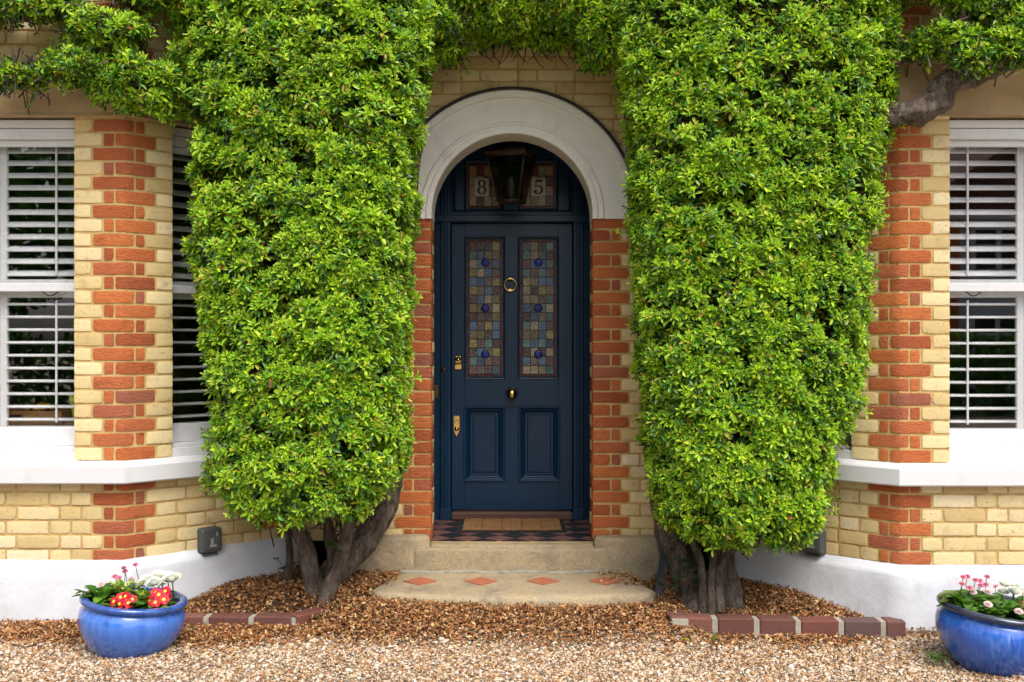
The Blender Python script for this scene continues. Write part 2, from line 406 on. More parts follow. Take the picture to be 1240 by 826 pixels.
def fill(a, b, start, J=.0125):
    out = []; u = a; k = start
    while u < b-.02:
        w = .215 if k % 2 == 0 else .1025
        e = min(u+w, b)
        if b-e < .045: e = b
        out.append((u, e, 0)); u = e+J; k += 1
    return out
def brick_wall(name, path, a, b, z0, z1, quoins, parent, clip=None, pitch=.0752, start=0, phase=0, mort=-.0032):
    """quoins: list of function(course)->list of (s0,s1) red runs (sorted); the rest is filled with cream bond"""
    mb = MB(); n = int(math.ceil((z1-z0)/pitch-.3)); J = .0125
    for c in range(n):
        za = z0+c*pitch+J*.5; zb = min(z0+(c+1)*pitch-J*.5, z1)
        if zb-za < .012: continue
        reds = sorted(q for f in quoins for q in f(c+start))
        spans = [(a, b)]
        if clip: spans = clip((za+zb)/2, a, b)
        for sa, sb in spans:
            rs = [(max(r0,sa), min(r1,sb)) for r0, r1 in reds if r1 > sa+.02 and r0 < sb-.02]
            cur = sa; first = (c+start+phase)
            off = 0 if first % 2 == 0 else 1
            for r0, r1 in rs:
                if r0-cur > .03:
                    for q in fill(cur, r0-J, off if r0-cur > .3 else 0): brick(mb, path, q[0], q[1], za, zb, 0)
                brick(mb, path, r0, r1, za, zb, 1); cur = r1+J
            if sb-cur > .02:
                for q in fill(cur, sb, off if sb-cur > .3 else 0): brick(mb, path, q[0], q[1], za, zb, 0)
    # mortar sheet
    if clip is None: extrude(mb, path, [(mort, z0), (mort, z1), (-.15, z1), (-.15, z0)], a, b, 2, closed=True)
    else:
        for c in range(n*3):
            za = z0+c*pitch/3; zb = min(za+pitch/3, z1)
            if zb <= za: continue
            for sa, sb in clip((za+zb)/2, a, b): extrude(mb, path, [(mort, za), (mort, zb)], sa, sb, 2, caps=False)
    return build(name, mb, [M['cream'], M['red'], M['mortar']], parent)

# ------------------------------------------------------------------ ground
DB, DA, DD = 5.39, 6.17, 6.966        # bay front, porch wall, door leaf
def plinth_d(x):                      # how far back the plinth face is at x
    ax = abs(x)
    if ax > 2.06: return 5.345
    if ax > 1.30: return 5.345+(2.06-ax)*.93
    return 6.15
def sstep(a, b, x):
    t = min(1, max(0, (x-a)/(b-a))); return t*t*(3-2*t)
def ground_h(x, d):
    base = .03-.03*sstep(-2.6, 2.4, x)*2 if abs(x) < 8 else 0
    base *= sstep(3.4, 5.0, d)
    mid = .085*sstep(4.95, 5.5, d)*(1-sstep(.85, 1.15, abs(x)))
    bed = 0
    if x < 0: bed = .115*sstep(5.36, 5.62, d)*sstep(-2.0, -1.5, x)
    else: bed = (.045*sstep(5.30, 5.34, d)+.075*sstep(5.36, 5.8, d))*sstep(.74, .86, x)*(1-sstep(1.75, 2.1, x)*.4)
    h = base+max(mid, bed)
    if d > 3: h += .010*noise.noise((x*1.7,d*1.7,0))+.005*noise.noise((x*6,d*6,4))
    return h
def mulch_p(x, d):                    # amount of leaf litter against gravel
    edge = 5.13+.05*math.sin(x*2.1)+.07*noise.noise((x*2.4,d*2.4,8))
    edge += (4.97-5.13)*sstep(-.9,-1.6,x) if x < -.9 else 0
    edge += .03*sstep(.7,1.2,x)
    edge += .25*sstep(1.65,2.0,x)
    v = sstep(edge-.20, edge+.10, d+.08*noise.noise((x*7,d*7,3)))
    if x < -2.55: v *= 1
    return v
STEP = [(-.66,6.12),(-.785,5.60),(-.75,5.555),(-.62,5.52),(-.35,5.475),(0,5.455),(.35,5.47),(.62,5.51),(.76,5.55),(.79,5.60),(.66,6.12)]
def in_poly(x, y, P):
    c = False; j = len(P)-1
    for i in range(len(P)):
        if (P[i][1] > y) != (P[j][1] > y) and x < (P[j][0]-P[i][0])*(y-P[i][1])/(P[j][1]-P[i][1])+P[i][0]: c = not c
        j = i
    return c
xs = sorted(set([-160,-80,-40,-20,-12,-8,-6]+[round(-4.5+.06*i,3) for i in range(151)]+[6,8,12,20,40,80,160]))
ds = sorted(set([-200,-100,-60,-30,-16,-8,-3,0,2,3]+[round(3.4+.045*i,3) for i in range(63)]+[7,8,12,30,80,200]))
gm = MB(); gv = [(x,d,ground_h(x,d) if 3 < d < 6.3 and abs(x) < 6 else -.02) for x in xs for d in ds]; nd = len(ds)
gm.add(gv, [(i*nd+j,(i+1)*nd+j,(i+1)*nd+j+1,i*nd+j+1) for i in range(len(xs)-1) for j in range(nd-1)], 0, True)
g = build('gravel_drive', gm, M['ground']); g['kind'] = 'structure'
at = g.data.attributes.new('mulch', 'FLOAT', 'POINT')
at.data.foreach_set('value', [mulch_p(x,d) if 3.4 < d < 6.3 and abs(x) < 4.5 else 0 for x in xs for d in ds])

POTS = [(-1.845,4.92,.245), (2.265,4.83,.265)]
def free(x, d, pad=0):
    if d > plinth_d(x)-.004: return False
    if in_poly(x, d, STEP): return False
    for px, pd, pr in POTS:
        if (x-px)**2+(d-pd)**2 < (pr*.62)**2: return False
    return True
# pebbles
def ico():
    t = (1+5**.5)/2
    v = np.array([(-1,t,0),(1,t,0),(-1,-t,0),(1,-t,0),(0,-1,t),(0,1,t),(0,-1,-t),(0,1,-t),(t,0,-1),(t,0,1),(-t,0,-1),(-t,0,1)])/math.sqrt(1+t*t)
    f = np.array([(0,11,5),(0,5,1),(0,1,7),(0,7,10),(0,10,11),(1,5,9),(5,11,4),(11,10,2),(10,7,6),(7,1,8),(3,9,4),(3,4,2),(3,2,6),(3,6,8),(3,8,9),(4,9,5),(2,4,11),(6,2,10),(8,6,7),(9,8,1)])
    return v, f
def rot_z_tilt(n, tilt):
    a = rng.uniform(0, 2*math.pi, n); b = rng.normal(0, tilt, n); c = rng.normal(0, tilt, n)
    ca, sa, cb, sb, cc, s_ = np.cos(a), np.sin(a), np.cos(b), np.sin(b), np.cos(c), np.sin(c)
    Z = np.zeros(n); O = np.ones(n)
    Rz = np.stack([ca,-sa,Z,sa,ca,Z,Z,Z,O],1).reshape(n,3,3)
    Rx = np.stack([O,Z,Z,Z,cb,-sb,Z,sb,cb],1).reshape(n,3,3)
    Ry = np.stack([cc,Z,s_,Z,O,Z,-s_,Z,cc],1).reshape(n,3,3)
    return Rz@Rx@Ry
pts = []
for _ in range(165000):
    x = random.uniform(-3.5, 3.5); d = random.uniform(3.95, 5.95)
    if abs(x) > d*.5+.55: continue
    mp = mulch_p(x, d)
    if random.random() < mp*.93 or not free(x, d): continue
    if d > 5.5 and random.random() < .8: continue
    pts.append((x, d, ground_h(x,d)))
P = np.array(pts); n = len(P)
iv, if_ = ico(); size = rng.lognormal(math.log(.0049), .38, n).clip(.0028, .014)
V = iv[None]*(1+rng.uniform(-.22,.22,(n,12,1)))*np.stack([size*rng.uniform(.9,1.4,n), size, size*rng.uniform(.5,.85,n)],1)[:,None,:]
V = np.einsum('nij,nkj->nki', rot_z_tilt(n,.35), V)+(P+np.stack([0*size,0*size,size*.35+rng.uniform(0,.006,n)],1))[:,None,:]
o = np_build('gravel', V.reshape(-1,3), (if_[None]+12*np.arange(n)[:,None,None]).reshape(-1,3), M['pebble'], smooth=True)
tag(o, 'loose pale mixed gravel spread over the drive', 'gravel', kind='stuff')
# leaf litter chips
def chips(P, lmin, lmax, tilt):
    n = len(P); l = rng.uniform(lmin, lmax, n); w = l*rng.uniform(.3,.55,n); c = rng.normal(0,.28,n)*l
    ux = np.array([-.5,-.5,0,0,.5,.5]); T = np.zeros((n,6,3))
    T[:,:,0] = ux*l[:,None]
    T[:,:,1] = np.array([-.22,.22,-.5,.5,-.12,.12])*w[:,None]
    T[:,:,2] = np.array([1,1,0,0,1,1])*c[:,None]+np.array([0,0,1,1,0,0])*abs(c[:,None])*.2
    V = np.einsum('nij,nkj->nki', rot_z_tilt(n,tilt), T)+P[:,None,:]
    F = np.array([(0,2,3,1),(2,4,5,3)])
    return V.reshape(-1,3), (F[None]+6*np.arange(n)[:,None,None]).reshape(-1,4)
pts = []
for _ in range(270000):
    x = random.uniform(-3.5, 3.5); d = random.uniform(4.3, 6.14)
    if abs(x) > d*.5+.5: continue
    mp = mulch_p(x, d); sparse = .028+.06*sstep(4.5,5.0,d)
    if random.random() > max(mp*.62, sparse) or not free(x, d): continue
    if x > .80 and x < 2.04 and 5.235 < d < 5.335: continue
    if -1.85 < x < -1.05 and 5.285 < d < 5.385: continue
    pts.append((x, d, ground_h(x,d)+random.uniform(.002,.024)*(.5+.5*mp)))
# leaves drifted onto the step corners
for _ in range(900):
    s_ = random.choice((-1,1)); t = random.random()
    x = s_*(.78-.28*random.random()**2.2); d = 6.02-random.random()**1.6*.30
    if s_ < 0 and x > -.66: continue
    if in_poly(x, d, STEP): pts.append((x, d, .142+random.uniform(0,.03)*max(0,(abs(x)-.5))))
V, F = chips(np.array(pts), .011, .030, .42)
o = np_build('leaf_litter', V, F, M['litter'])
tag(o, 'dry brown fallen leaves and bark mulch along the house', 'leaf litter', kind='stuff')

# ------------------------------------------------------------------ house
house = thing('house', 'cream and red brick house front with two bays and an arched blue front door', 'house', (0,DA,0))
def mirror(P): return [(-x,y) for x,y in P][::-1]
BX, AX, A2, B2 = -1.327, -2.04, -3.520, -4.233
bayL = [(B2,DA),(B2,6.05),(A2,DB),(AX,DB),(BX,6.05),(BX,DA)]
JX = .4875
SPR = 2.236; ARC = 2.263
for sd in (-1, 1):
    bp = Path(bayL if sd < 0 else mirror(bayL)); S = bp.s
    ia, ia2 = (3, 2) if sd < 0 else (2, 3); ib, ib2 = (4, 1) if sd < 0 else (1, 4)
    dz = 0 if sd < 0 else -.012
    def qA(k, sg):                         # quoin of a front corner; sg=+1: side wall lies at growing s
        def f(c):
            r = [(-.107,-.058),(-.047,.165)] if c % 2 == 0 else [(-.165,.05),(.0615,.107)]
            r = [tuple(sorted((S[k]+sg*p, S[k]+sg*q))) for p, q in r]; return r
        return f
    def qB(k, sg):
        def f(c):
            r = [(-.165,.05)] if c % 2 == 0 else [(-.06,.115)]
            return [tuple(sorted((S[k]+sg*p, S[k]+sg*q))) for p, q in r]
        return f
    sg = 1 if sd < 0 else -1
    qs = [qA(ia,sg), qA(ia2,-sg), qB(ib,sg), qB(ib2,-sg)]
    brick_wall('bay_wall', bp, 0, S[-1], .33+dz, .76+dz, qs, house, start=1, phase=1)
    # piers
    PW = .264
    zt = 2.685
    Sx = sorted((S[ia],S[ia2])); lo, hi = Sx
    sidew = S[2]-S[1]
    piers = [(lo-PW, lo+PW), (hi-PW, hi+PW), (0, S[1]+.2), (S[4]-.2, S[5])]
    for k, (pa, pb) in enumerate(piers):
        brick_wall('pier', bp, pa, pb, .868+dz, zt, qs, house, start=(1 if sd > 0 else 0))
    brick_wall('upper_wall', bp, 0, S[-1], 2.985, 3.95, qs, house, start=0)
    mb = MB(); extrude(mb, bp, [(.0,2.985),(.03,2.985),(.03,2.965),(.016,2.955),(.016,2.70),(.022,2.685),(-.15,2.685),(-.15,2.985)], closed=True)
    build('lintel', mb, M['stone'], house)
    mb = MB(); extrude(mb, bp, [(-.15,.755+dz),(.062,.755+dz),(.067,.762+dz),(.067,.843+dz),(.060,.852+dz),(.0,.868+dz),(-.15,.915+dz)], closed=True)
    build('sill_ledge', mb, M['white'], house)
    # plinth with an uneven painted surface
    mb = MB(); ks = []
    kn = bp.knots(0, S[-1])
    for p, q in zip(kn, kn[1:]):
        m_ = max(1, int((q-p)/.05)); ks += [p+(q-p)*i/m_ for i in range(m_)]
    ks.append(S[-1]); pz = -.028 if sd > 0 else 0
    for prof in ([(.0,.350),(.010,.344),(.025,.330),(.040,.314)], [(.040,.314),(.046,.304)]+[(.048+.002*i,.295-.055*i) for i in range(0,9)]):
        vs = []; n = len(prof)
        for u in ks:
            for off, z in prof:
                w = .004*noise.noise((u*5,z*5,sd*3))+.003*noise.noise((u*13,z*13,sd*5))
                p = bp.at(u, off+w*(1 if off > .01 else 0)); vs.append((p.x,p.y,z+pz+(w*.8 if z > .3 else 0)))
        mb.add(vs, [(i*n+j,(i+1)*n+j,(i+1)*n+j+1,i*n+j+1) for i in range(len(ks)-1) for j in range(n-1)], 0, True)
    build('plinth', mb, M['render'], house)
    # windows
    def window(a, b, label=None):
        seg = 0
        while bp.s[seg+1] < (a+b)/2: seg += 1
        o2, t2, n2 = bp.at(a), bp.t[seg], bp.n[seg]; w = b-a
        def Wp(u, off, z): q = o2+t2*u+n2*(off+.028); return (q.x,q.y,z)
        def bx(mb, u0,u1,o0,o1,z0,z1,mi=0,bev=.003):
            t = MB(); t.box(u0,u1,o0,o1,z0,z1,mi,bev)
            mb.add([Wp(x,y,z) for x,y,z in t.v], t.f, mi)
        zb = .905+dz; zh = 2.675
        root = part('window', house, label)
        f = MB()                                   # box frame round the opening, mostly behind the brick
        bx(f,-.05,.012,-.20,-.085,zb,zh); bx(f,w-.012,w+.05,-.20,-.085,zb,zh)
        bx(f,.012,w-.012,-.19,-.075,zh-.042,zh); bx(f,.012,w-.012,-.20,-.085,zh-.10,zh-.045)
        bx(f,-.02,w+.02,-.22,-.03,zb-.04,zb+.012); bx(f,.012,w-.012,-.19,-.06,zb+.012,zb+.032)
        build('frame', f, M['white'], root)
        ub, ut = 1.785, zh-.10                     # meeting rail height
        s1 = MB()                                  # sashes
        for (z0,z1,off) in ((ub-.02,ut,-.115),(zb+.032,ub+.022,-.140)):
            up = off > -.13
            bt = .045 if up else .100
            bx(s1,.012,.030,off-.03,off,z0,z1); bx(s1,w-.030,w-.012,off-.03,off,z0,z1)
            bx(s1,.030,w-.030,off-.03,off,z0,z0+bt); bx(s1,.030,w-.030,off-.03,off,z1-.035,z1)
        build('sash', s1, M['white'], root)
        gl = MB()
        for (z0,z1,off) in ((ub+.025,ut-.035,-.130),(zb+.13,ub-.013,-.155)):
            gl.quad(Wp(.03,off,z0),Wp(w-.03,off,z0),Wp(w-.03,off,z1),Wp(.03,off,z1))
        build('glass', gl, M['glass'], root)
        hk = MB()                                  # small brass pull under the meeting rail
        pts_ = [Wp(w*.5+sg_*.035, -.105 if abs(sg_) > .9 else -.085, ub-.028-(.02 if abs(sg_) < .9 else 0)) for sg_ in (-1,-.6,.6,1)]
        if w > .6:
            cx_ = w-.16 if sd < 0 else .16
            pts_ = [Wp(cx_+q*.033, -.09, ub-.030-(.020 if abs(q) < .9 else 0)) for q in (-1.3,-1,-.55,0,.55,1,1.3)]
            pts_ = [Wp(cx_+q*.033, -.105, ub-.026-.018*max(0,1-q*q)) for q in (-1.3,-1,-.55,0,.55,1,1.3)]
            hk.tube(pts_, .0035, 6, sub=3); build('sash_pull', hk, M['iron'], root)
        # plantation shutters: two leaves
        leafs = [(.02,w*.5-.004),(w*.5+.004,w-.02)] if w > .6 else [(.01,w-.01)]
        for (u0,u1) in leafs:
            sh = MB(); st = .040; o0, o1 = -.212, -.188
            z0s, z1s = zb+.06, zh-.06
            outer0 = st if u0 > w*.3 or w < .6 else .012
            bx(sh,u0,u0+(st if (u0 > w*.3) else .02),o0,o1,z0s,z1s); bx(sh,u1-(st if u1 < w*.7 else .02),u1,o0,o1,z0s,z1s)
            l0 = u0+(st if (u0 > w*.3) else .02); l1 = u1-(st if u1 < w*.7 else .02)
            bx(sh,l0,l1,o0,o1,z0s,z0s+.075); bx(sh,l0,l1,o0,o1,ub-.05,ub+.05); bx(sh,l0,l1,o0,o1,z1s-.05,z1s)
            for (s0,s1_) in ((z0s+.075,ub-.05),(ub+.05,z1s-.05)):
                nn = round((s1_-s0)/.0690); pit = (s1_-s0)/nn; th = R(-33 if s0 > 1.7 else -5)
                for k in range(nn):
                    zc = s0+(k+.5)*pit; hw, ht = .0315, .0080
                    pr = []
                    for q in range(10):
                        an = 2*math.pi*q/10; pr.append((hw*math.cos(an), ht*math.sin(an)))
                    vs = []
                    for uu in (l0+.002, l1-.002):
                        for (p, q) in pr: vs.append(Wp(uu, (o0+o1)/2+p*math.cos(th)-q*math.sin(th), zc+p*math.sin(th)+q*math.cos(th)))
                    sh.add(vs, [(k2,(k2+1)%10,10+(k2+1)%10,10+k2) for k2 in range(10)]+[tuple(range(10)),tuple(range(19,9,-1))], 0, True)
                uc = l0+(l1-l0)*.70 if sd < 0 else l0+(l1-l0)*.30
                if u0 < w*.3 and w > .6 and sd < 0: uc = l0+(l1-l0)*.3
                bx(sh,uc-.005,uc+.005,o1+.012,o1+.022,s0+.02,s1_-.015,0,.001)
            build('shutter', sh, M['white'], root)
        return root
    window(lo+PW, hi-PW)
    window(S[1]+.2, S[2]-PW); window(S[3]+PW, S[4]-.2)
    # room behind
    mb = MB(); x0, x1 = sorted((sd*1.28, sd*5.5))
    mb.box(x0, x1, 6.10, 10, .25, 3.05)
    fc = [i for i, f in enumerate(mb.f) if all(abs(mb.v[q][1]-6.10) < 1e-6 for q in f)]
    mb.f = [f for i, f in enumerate(mb.f) if i not in fc]; mb.m = mb.m[:len(mb.f)]; mb.sm = mb.sm[:len(mb.f)]
    mb.poly([(bp.at(u,-.2).x,bp.at(u,-.2).y) for u in (S[1],S[2],S[3],S[4])]+[(sd*1.4 if sd < 0 else 4.0,6.12),(-4.0 if sd < 0 else 1.4,6.12)], 2.99, 3.05)
    mb.poly([(bp.at(u,-.2).x,bp.at(u,-.2).y) for u in (S[1],S[2],S[3],S[4])]+[(sd*1.4 if sd < 0 else 4.0,6.12),(-4.0 if sd < 0 else 1.4,6.12)], .80, .86)
    build('interior_wall', mb, M['plaster'], house)
    # window board
    mb = MB(); mb.poly([(bp.at(u,-.21).x,bp.at(u,-.21).y) for u in (S[1],S[2],S[3],S[4])]+[(sd*1.5 if sd < 0 else 3.9,6.1),(-3.9 if sd < 0 else 1.5,6.1)], .90, .945)
    build('window_board', mb, M['white'], house)

# porch wall
def qJ(path, k, sg):
    S = path.s
    def f(c):
        r = [(-.1025,.215)] if c % 2 == 0 else [(-.205,.1025),(.113,.163)]
        return [tuple(sorted((S[k]+sg*p, S[k]+sg*q))) for p, q in r]
    return f
pl = Path([(BX,DA),(-JX,DA),(-JX,DA+.22)]); pr_ = Path([(JX,DA+.22),(JX,DA),(-BX,DA)])
brick_wall('porch_wall', pl, 0, pl.s[-1], .295, SPR, [qJ(pl,1,-1)], house, start=1)
brick_wall('porch_wall', pr_, 0, pr_.s[-1], .295, SPR, [qJ(pr_,1,1)], house, start=1)
def clipc(z, a, b):
    c = .735**2-(max(0,z-ARC))**2; mid = -BX
    if c <= 0: return [(a,b)]
    c = math.sqrt(c); return [(a,mid-c),(mid+c,b)]
pu = Path([(BX,DA),(-BX,DA)])
brick_wall('porch_wall', pu, 0, pu.s[-1], SPR, 3.95, [], house, clip=clipc)
# arch: moulded white band swept round the opening
def arch(prof, n=56, y=DA, mi=0, mb=None, smooth=False):
    mb = mb or MB(); vs = []; m = len(prof)
    angs = [(0,SPR)]+[(math.pi*i/n,ARC) for i in range(n+1)]+[(math.pi,SPR)]; n = len(angs)-1
    for a, zc in angs:
        for r, off in prof: vs.append((r*math.cos(a), y-off, zc+r*math.sin(a)))
    mb.add(vs, [(i*m+j,(i+1)*m+j,(i+1)*m+j+1,i*m+j+1) for i in range(n) for j in range(m-1)]+[tuple(range(m)), tuple(n*m+j for j in range(m))], mi, smooth)
    return mb
mb = arch([(.4835,-.22),(.4835,.012),(.487,.018),(.492,.020),(.515,.020),(.519,.016),(.521,.008),(.533,.008),(.536,.014),(.541,.020),(.549,.020),(.554,.014),(.556,.006),(.700,.006),(.703,.020),(.709,.026),(.738,.030),(.745,.026),(.745,-.02)])
build('arch_surround', mb, M['archpaint'], house)
mb = arch([(.7452,.0),(.7452,.034),(.752,.036),(.764,.030),(.766,.0)]); build('hood_mould', mb, plain('weathered_dark_stone', (.045,.038,.03), .95, 25, .5, 60, .6), house)
# inner face of the arch wall and lobby
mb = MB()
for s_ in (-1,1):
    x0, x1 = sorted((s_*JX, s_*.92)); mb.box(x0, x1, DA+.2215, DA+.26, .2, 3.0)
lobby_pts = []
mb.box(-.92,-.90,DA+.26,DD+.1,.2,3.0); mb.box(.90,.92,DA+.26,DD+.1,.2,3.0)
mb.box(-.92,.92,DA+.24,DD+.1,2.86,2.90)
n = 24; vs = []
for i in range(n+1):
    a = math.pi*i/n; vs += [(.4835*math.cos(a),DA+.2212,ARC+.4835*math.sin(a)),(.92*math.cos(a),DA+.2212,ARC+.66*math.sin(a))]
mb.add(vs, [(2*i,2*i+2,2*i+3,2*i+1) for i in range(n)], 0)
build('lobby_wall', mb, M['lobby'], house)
# unseen porch roof added to shade the arch and walls; upper storey, main roof
mb = MB()
def slab(x0,x1,y0,z0,y1,z1,t):
    mb.add([(x0,y0,z0),(x1,y0,z0),(x1,y1,z1),(x0,y1,z1),(x0,y0,z0+t),(x1,y0,z0+t),(x1,y1,z1+t),(x0,y1,z1+t)],[(3,2,1,0),(4,5,6,7),(0,1,5,4),(1,2,6,5),(2,3,7,6),(3,0,4,7)])
slab(-1.7,1.7,5.40,3.60,6.4,4.25,.10); slab(-4.9,-1.7,5.22,3.53,6.4,4.25,.10); slab(1.7,4.9,5.22,3.53,6.4,4.25,.10)
build('shade_roof', mb, M['clay'], house)
mb = MB(); mb.box(-6,6,6.36,10.2,4.0,6.2); build('upper_storey', mb, M['cream'], house)
mb = MB(); slab(-6.4,6.4,5.95,6.05,8.3,7.9,.12); slab(-6.4,6.4,10.6,6.05,8.3,7.9,.12); build('main_roof', mb, M['clay'], house)
mb = MB(); mb.box(-6,-5.5,6.2,10.2,-.1,4.0); mb.box(5.5,6,6.2,10.2,-.1,4.0); mb.box(-5.5,5.5,10.0,10.2,-.1,4.0)
mb.box(-5.5,B2-.01,6.2,6.4,-.1,4.0); mb.box(-B2+.01,5.5,6.2,6.4,-.1,4.0); build('outer_wall', mb, M['cream'], house)

# porch floor tiles
mb = MB(); fz = .290; mb.box(-.90,.90,DA+.005,DD+.05,.05,fz,0)
def diamond(cx, cy, h):
    P = [(cx-h,cy),(cx,cy-h),(cx+h,cy),(cx,cy+h)]
    out = P
    for ax, lim, sgn in ((1,DA+.012,1),(1,DD+.04,-1),(0,-.89,1),(0,.89,-1)):
        new = []
        for i in range(len(out)):
            a, b = out[i], out[(i+1)%len(out)]; ina = (a[ax]-lim)*sgn >= 0; inb = (b[ax]-lim)*sgn >= 0
            if ina: new.append(a)
            if ina != inb:
                t = (lim-a[ax])/(b[ax]-a[ax]); new.append((a[0]+(b[0]-a[0])*t, a[1]+(b[1]-a[1])*t))
        out = new
        if not out: return None
    return out
for i in range(-6,7):
    for j in range(0,6):
        for k, (ox, oy, mi) in enumerate(((0,0,2),(.097,.097,1))):
            q = diamond(i*.194+ox+.02, 6.20+j*.194+oy-.03, .0935)
            if q: mb.poly(q, fz-.004, fz+.004, mi)
g = build('porch_floor', mb, [M['mortar'], M['tile_brown'], M['tile_black']]); g['kind'] = 'structure'

# steps
st = thing('front_steps', 'worn concrete front steps with four red diamond tiles below the blue door', 'steps', (0,5.9,.08))
def rough_prism(pts, z0, z1, rnd=.03, sub=.06, amp=.006, slope=0):
    mb = MB(); P = []
    for i in range(len(pts)):
        a, b = Vector(pts[i]), Vector(pts[(i+1)%len(pts)]); n = max(1, int((b-a).length/sub))
        P += [a+(b-a)*k/n for k in range(n)]
    c = sum(P, Vector((0,0)))/len(P); N = len(P); rows = [(0,z0),(0,z0+(z1-z0)*.4),(0,z1-rnd),(rnd*.35,z1-rnd*.35),(rnd,z1)]
    vs = []
    for ins, z in rows:
        for p in P:
            d = (c-p); q = p+d.normalized()*(ins+amp*noise.noise((p.x*6,p.y*6,z*9))+amp*.6*noise.noise((p.x*21,p.y*21,z*25)))
            vs.append((q.x,q.y,z+(amp*.6*noise.noise((p.x*8,p.y*8,2)) if z > z0 else 0)))
    m = len(rows)
    for t in (.15,.35,.6,.85):
        for p in P:
            q = p+(c-p).normalized()*rnd; q = q+(c-q)*t; vs.append((q.x,q.y,z1+amp*.5*noise.noise((q.x*8,q.y*8,2))))
    m += 4
    F = [(i*N+k,i*N+(k+1)%N,(i+1)*N+(k+1)%N,(i+1)*N+k) for i in range(m-1) for k in range(N)]+[tuple((m-1)*N+k for k in range(N))]
    mb.add(vs, F, 0, True); return mb
build('lower_step', rough_prism(STEP, -.02, .135), M['concrete'], st)
mb = rough_prism([(-.60,6.14),(-.60,6.05),(-.56,6.035),(.56,6.035),(.60,6.05),(.60,6.14)], .10, .272, .022)
t = rough_prism([(-.482,DA+.03),(-.482,6.075),(.482,6.075),(.482,DA+.03)], .2, .287, .01, .05, .003); mb.add(t.v, t.f, 0, True)
build('upper_step', mb, M['concrete'], st)
for pts_, z1 in (([(-.97,6.168),(-.95,6.06),(-.585,6.04),(-.492,6.09),(-.490,6.168)],.338), ([(.490,6.168),(.492,6.09),(.60,6.04),(.95,6.06),(.97,6.168)],.334)):
    build('base_stone', rough_prism(pts_, .02, z1, .025, .05, .010), M['concrete'], st)
mb = MB()
mb.tube([(x,6.028+.004*math.sin(x*30),.137+.004*math.sin(x*17)) for x in [-.66+.04*i for i in range(34)]], .013, 8, bumpy=.4, nf=30)
for x in (-.592,.592): mb.tube([(x+.006*math.sin(z*60),6.052,z) for z in [.13+.02*i for i in range(9)]], .012, 8, bumpy=.5, nf=30)
build('mortar_joint', mb, plain('grey_step_mortar', (.29,.265,.21), .95, 30, .3, 120, .8), st)
for k, x in enumerate((-.522,-.176,.176,.53)):
    mb = MB(); h = .095; mb.poly([(x-h,5.81),(x,5.81-h),(x+h,5.81),(x,5.81+h)], .12, .1405)
    build('diamond_tile', mb, M['tile_red'], st)

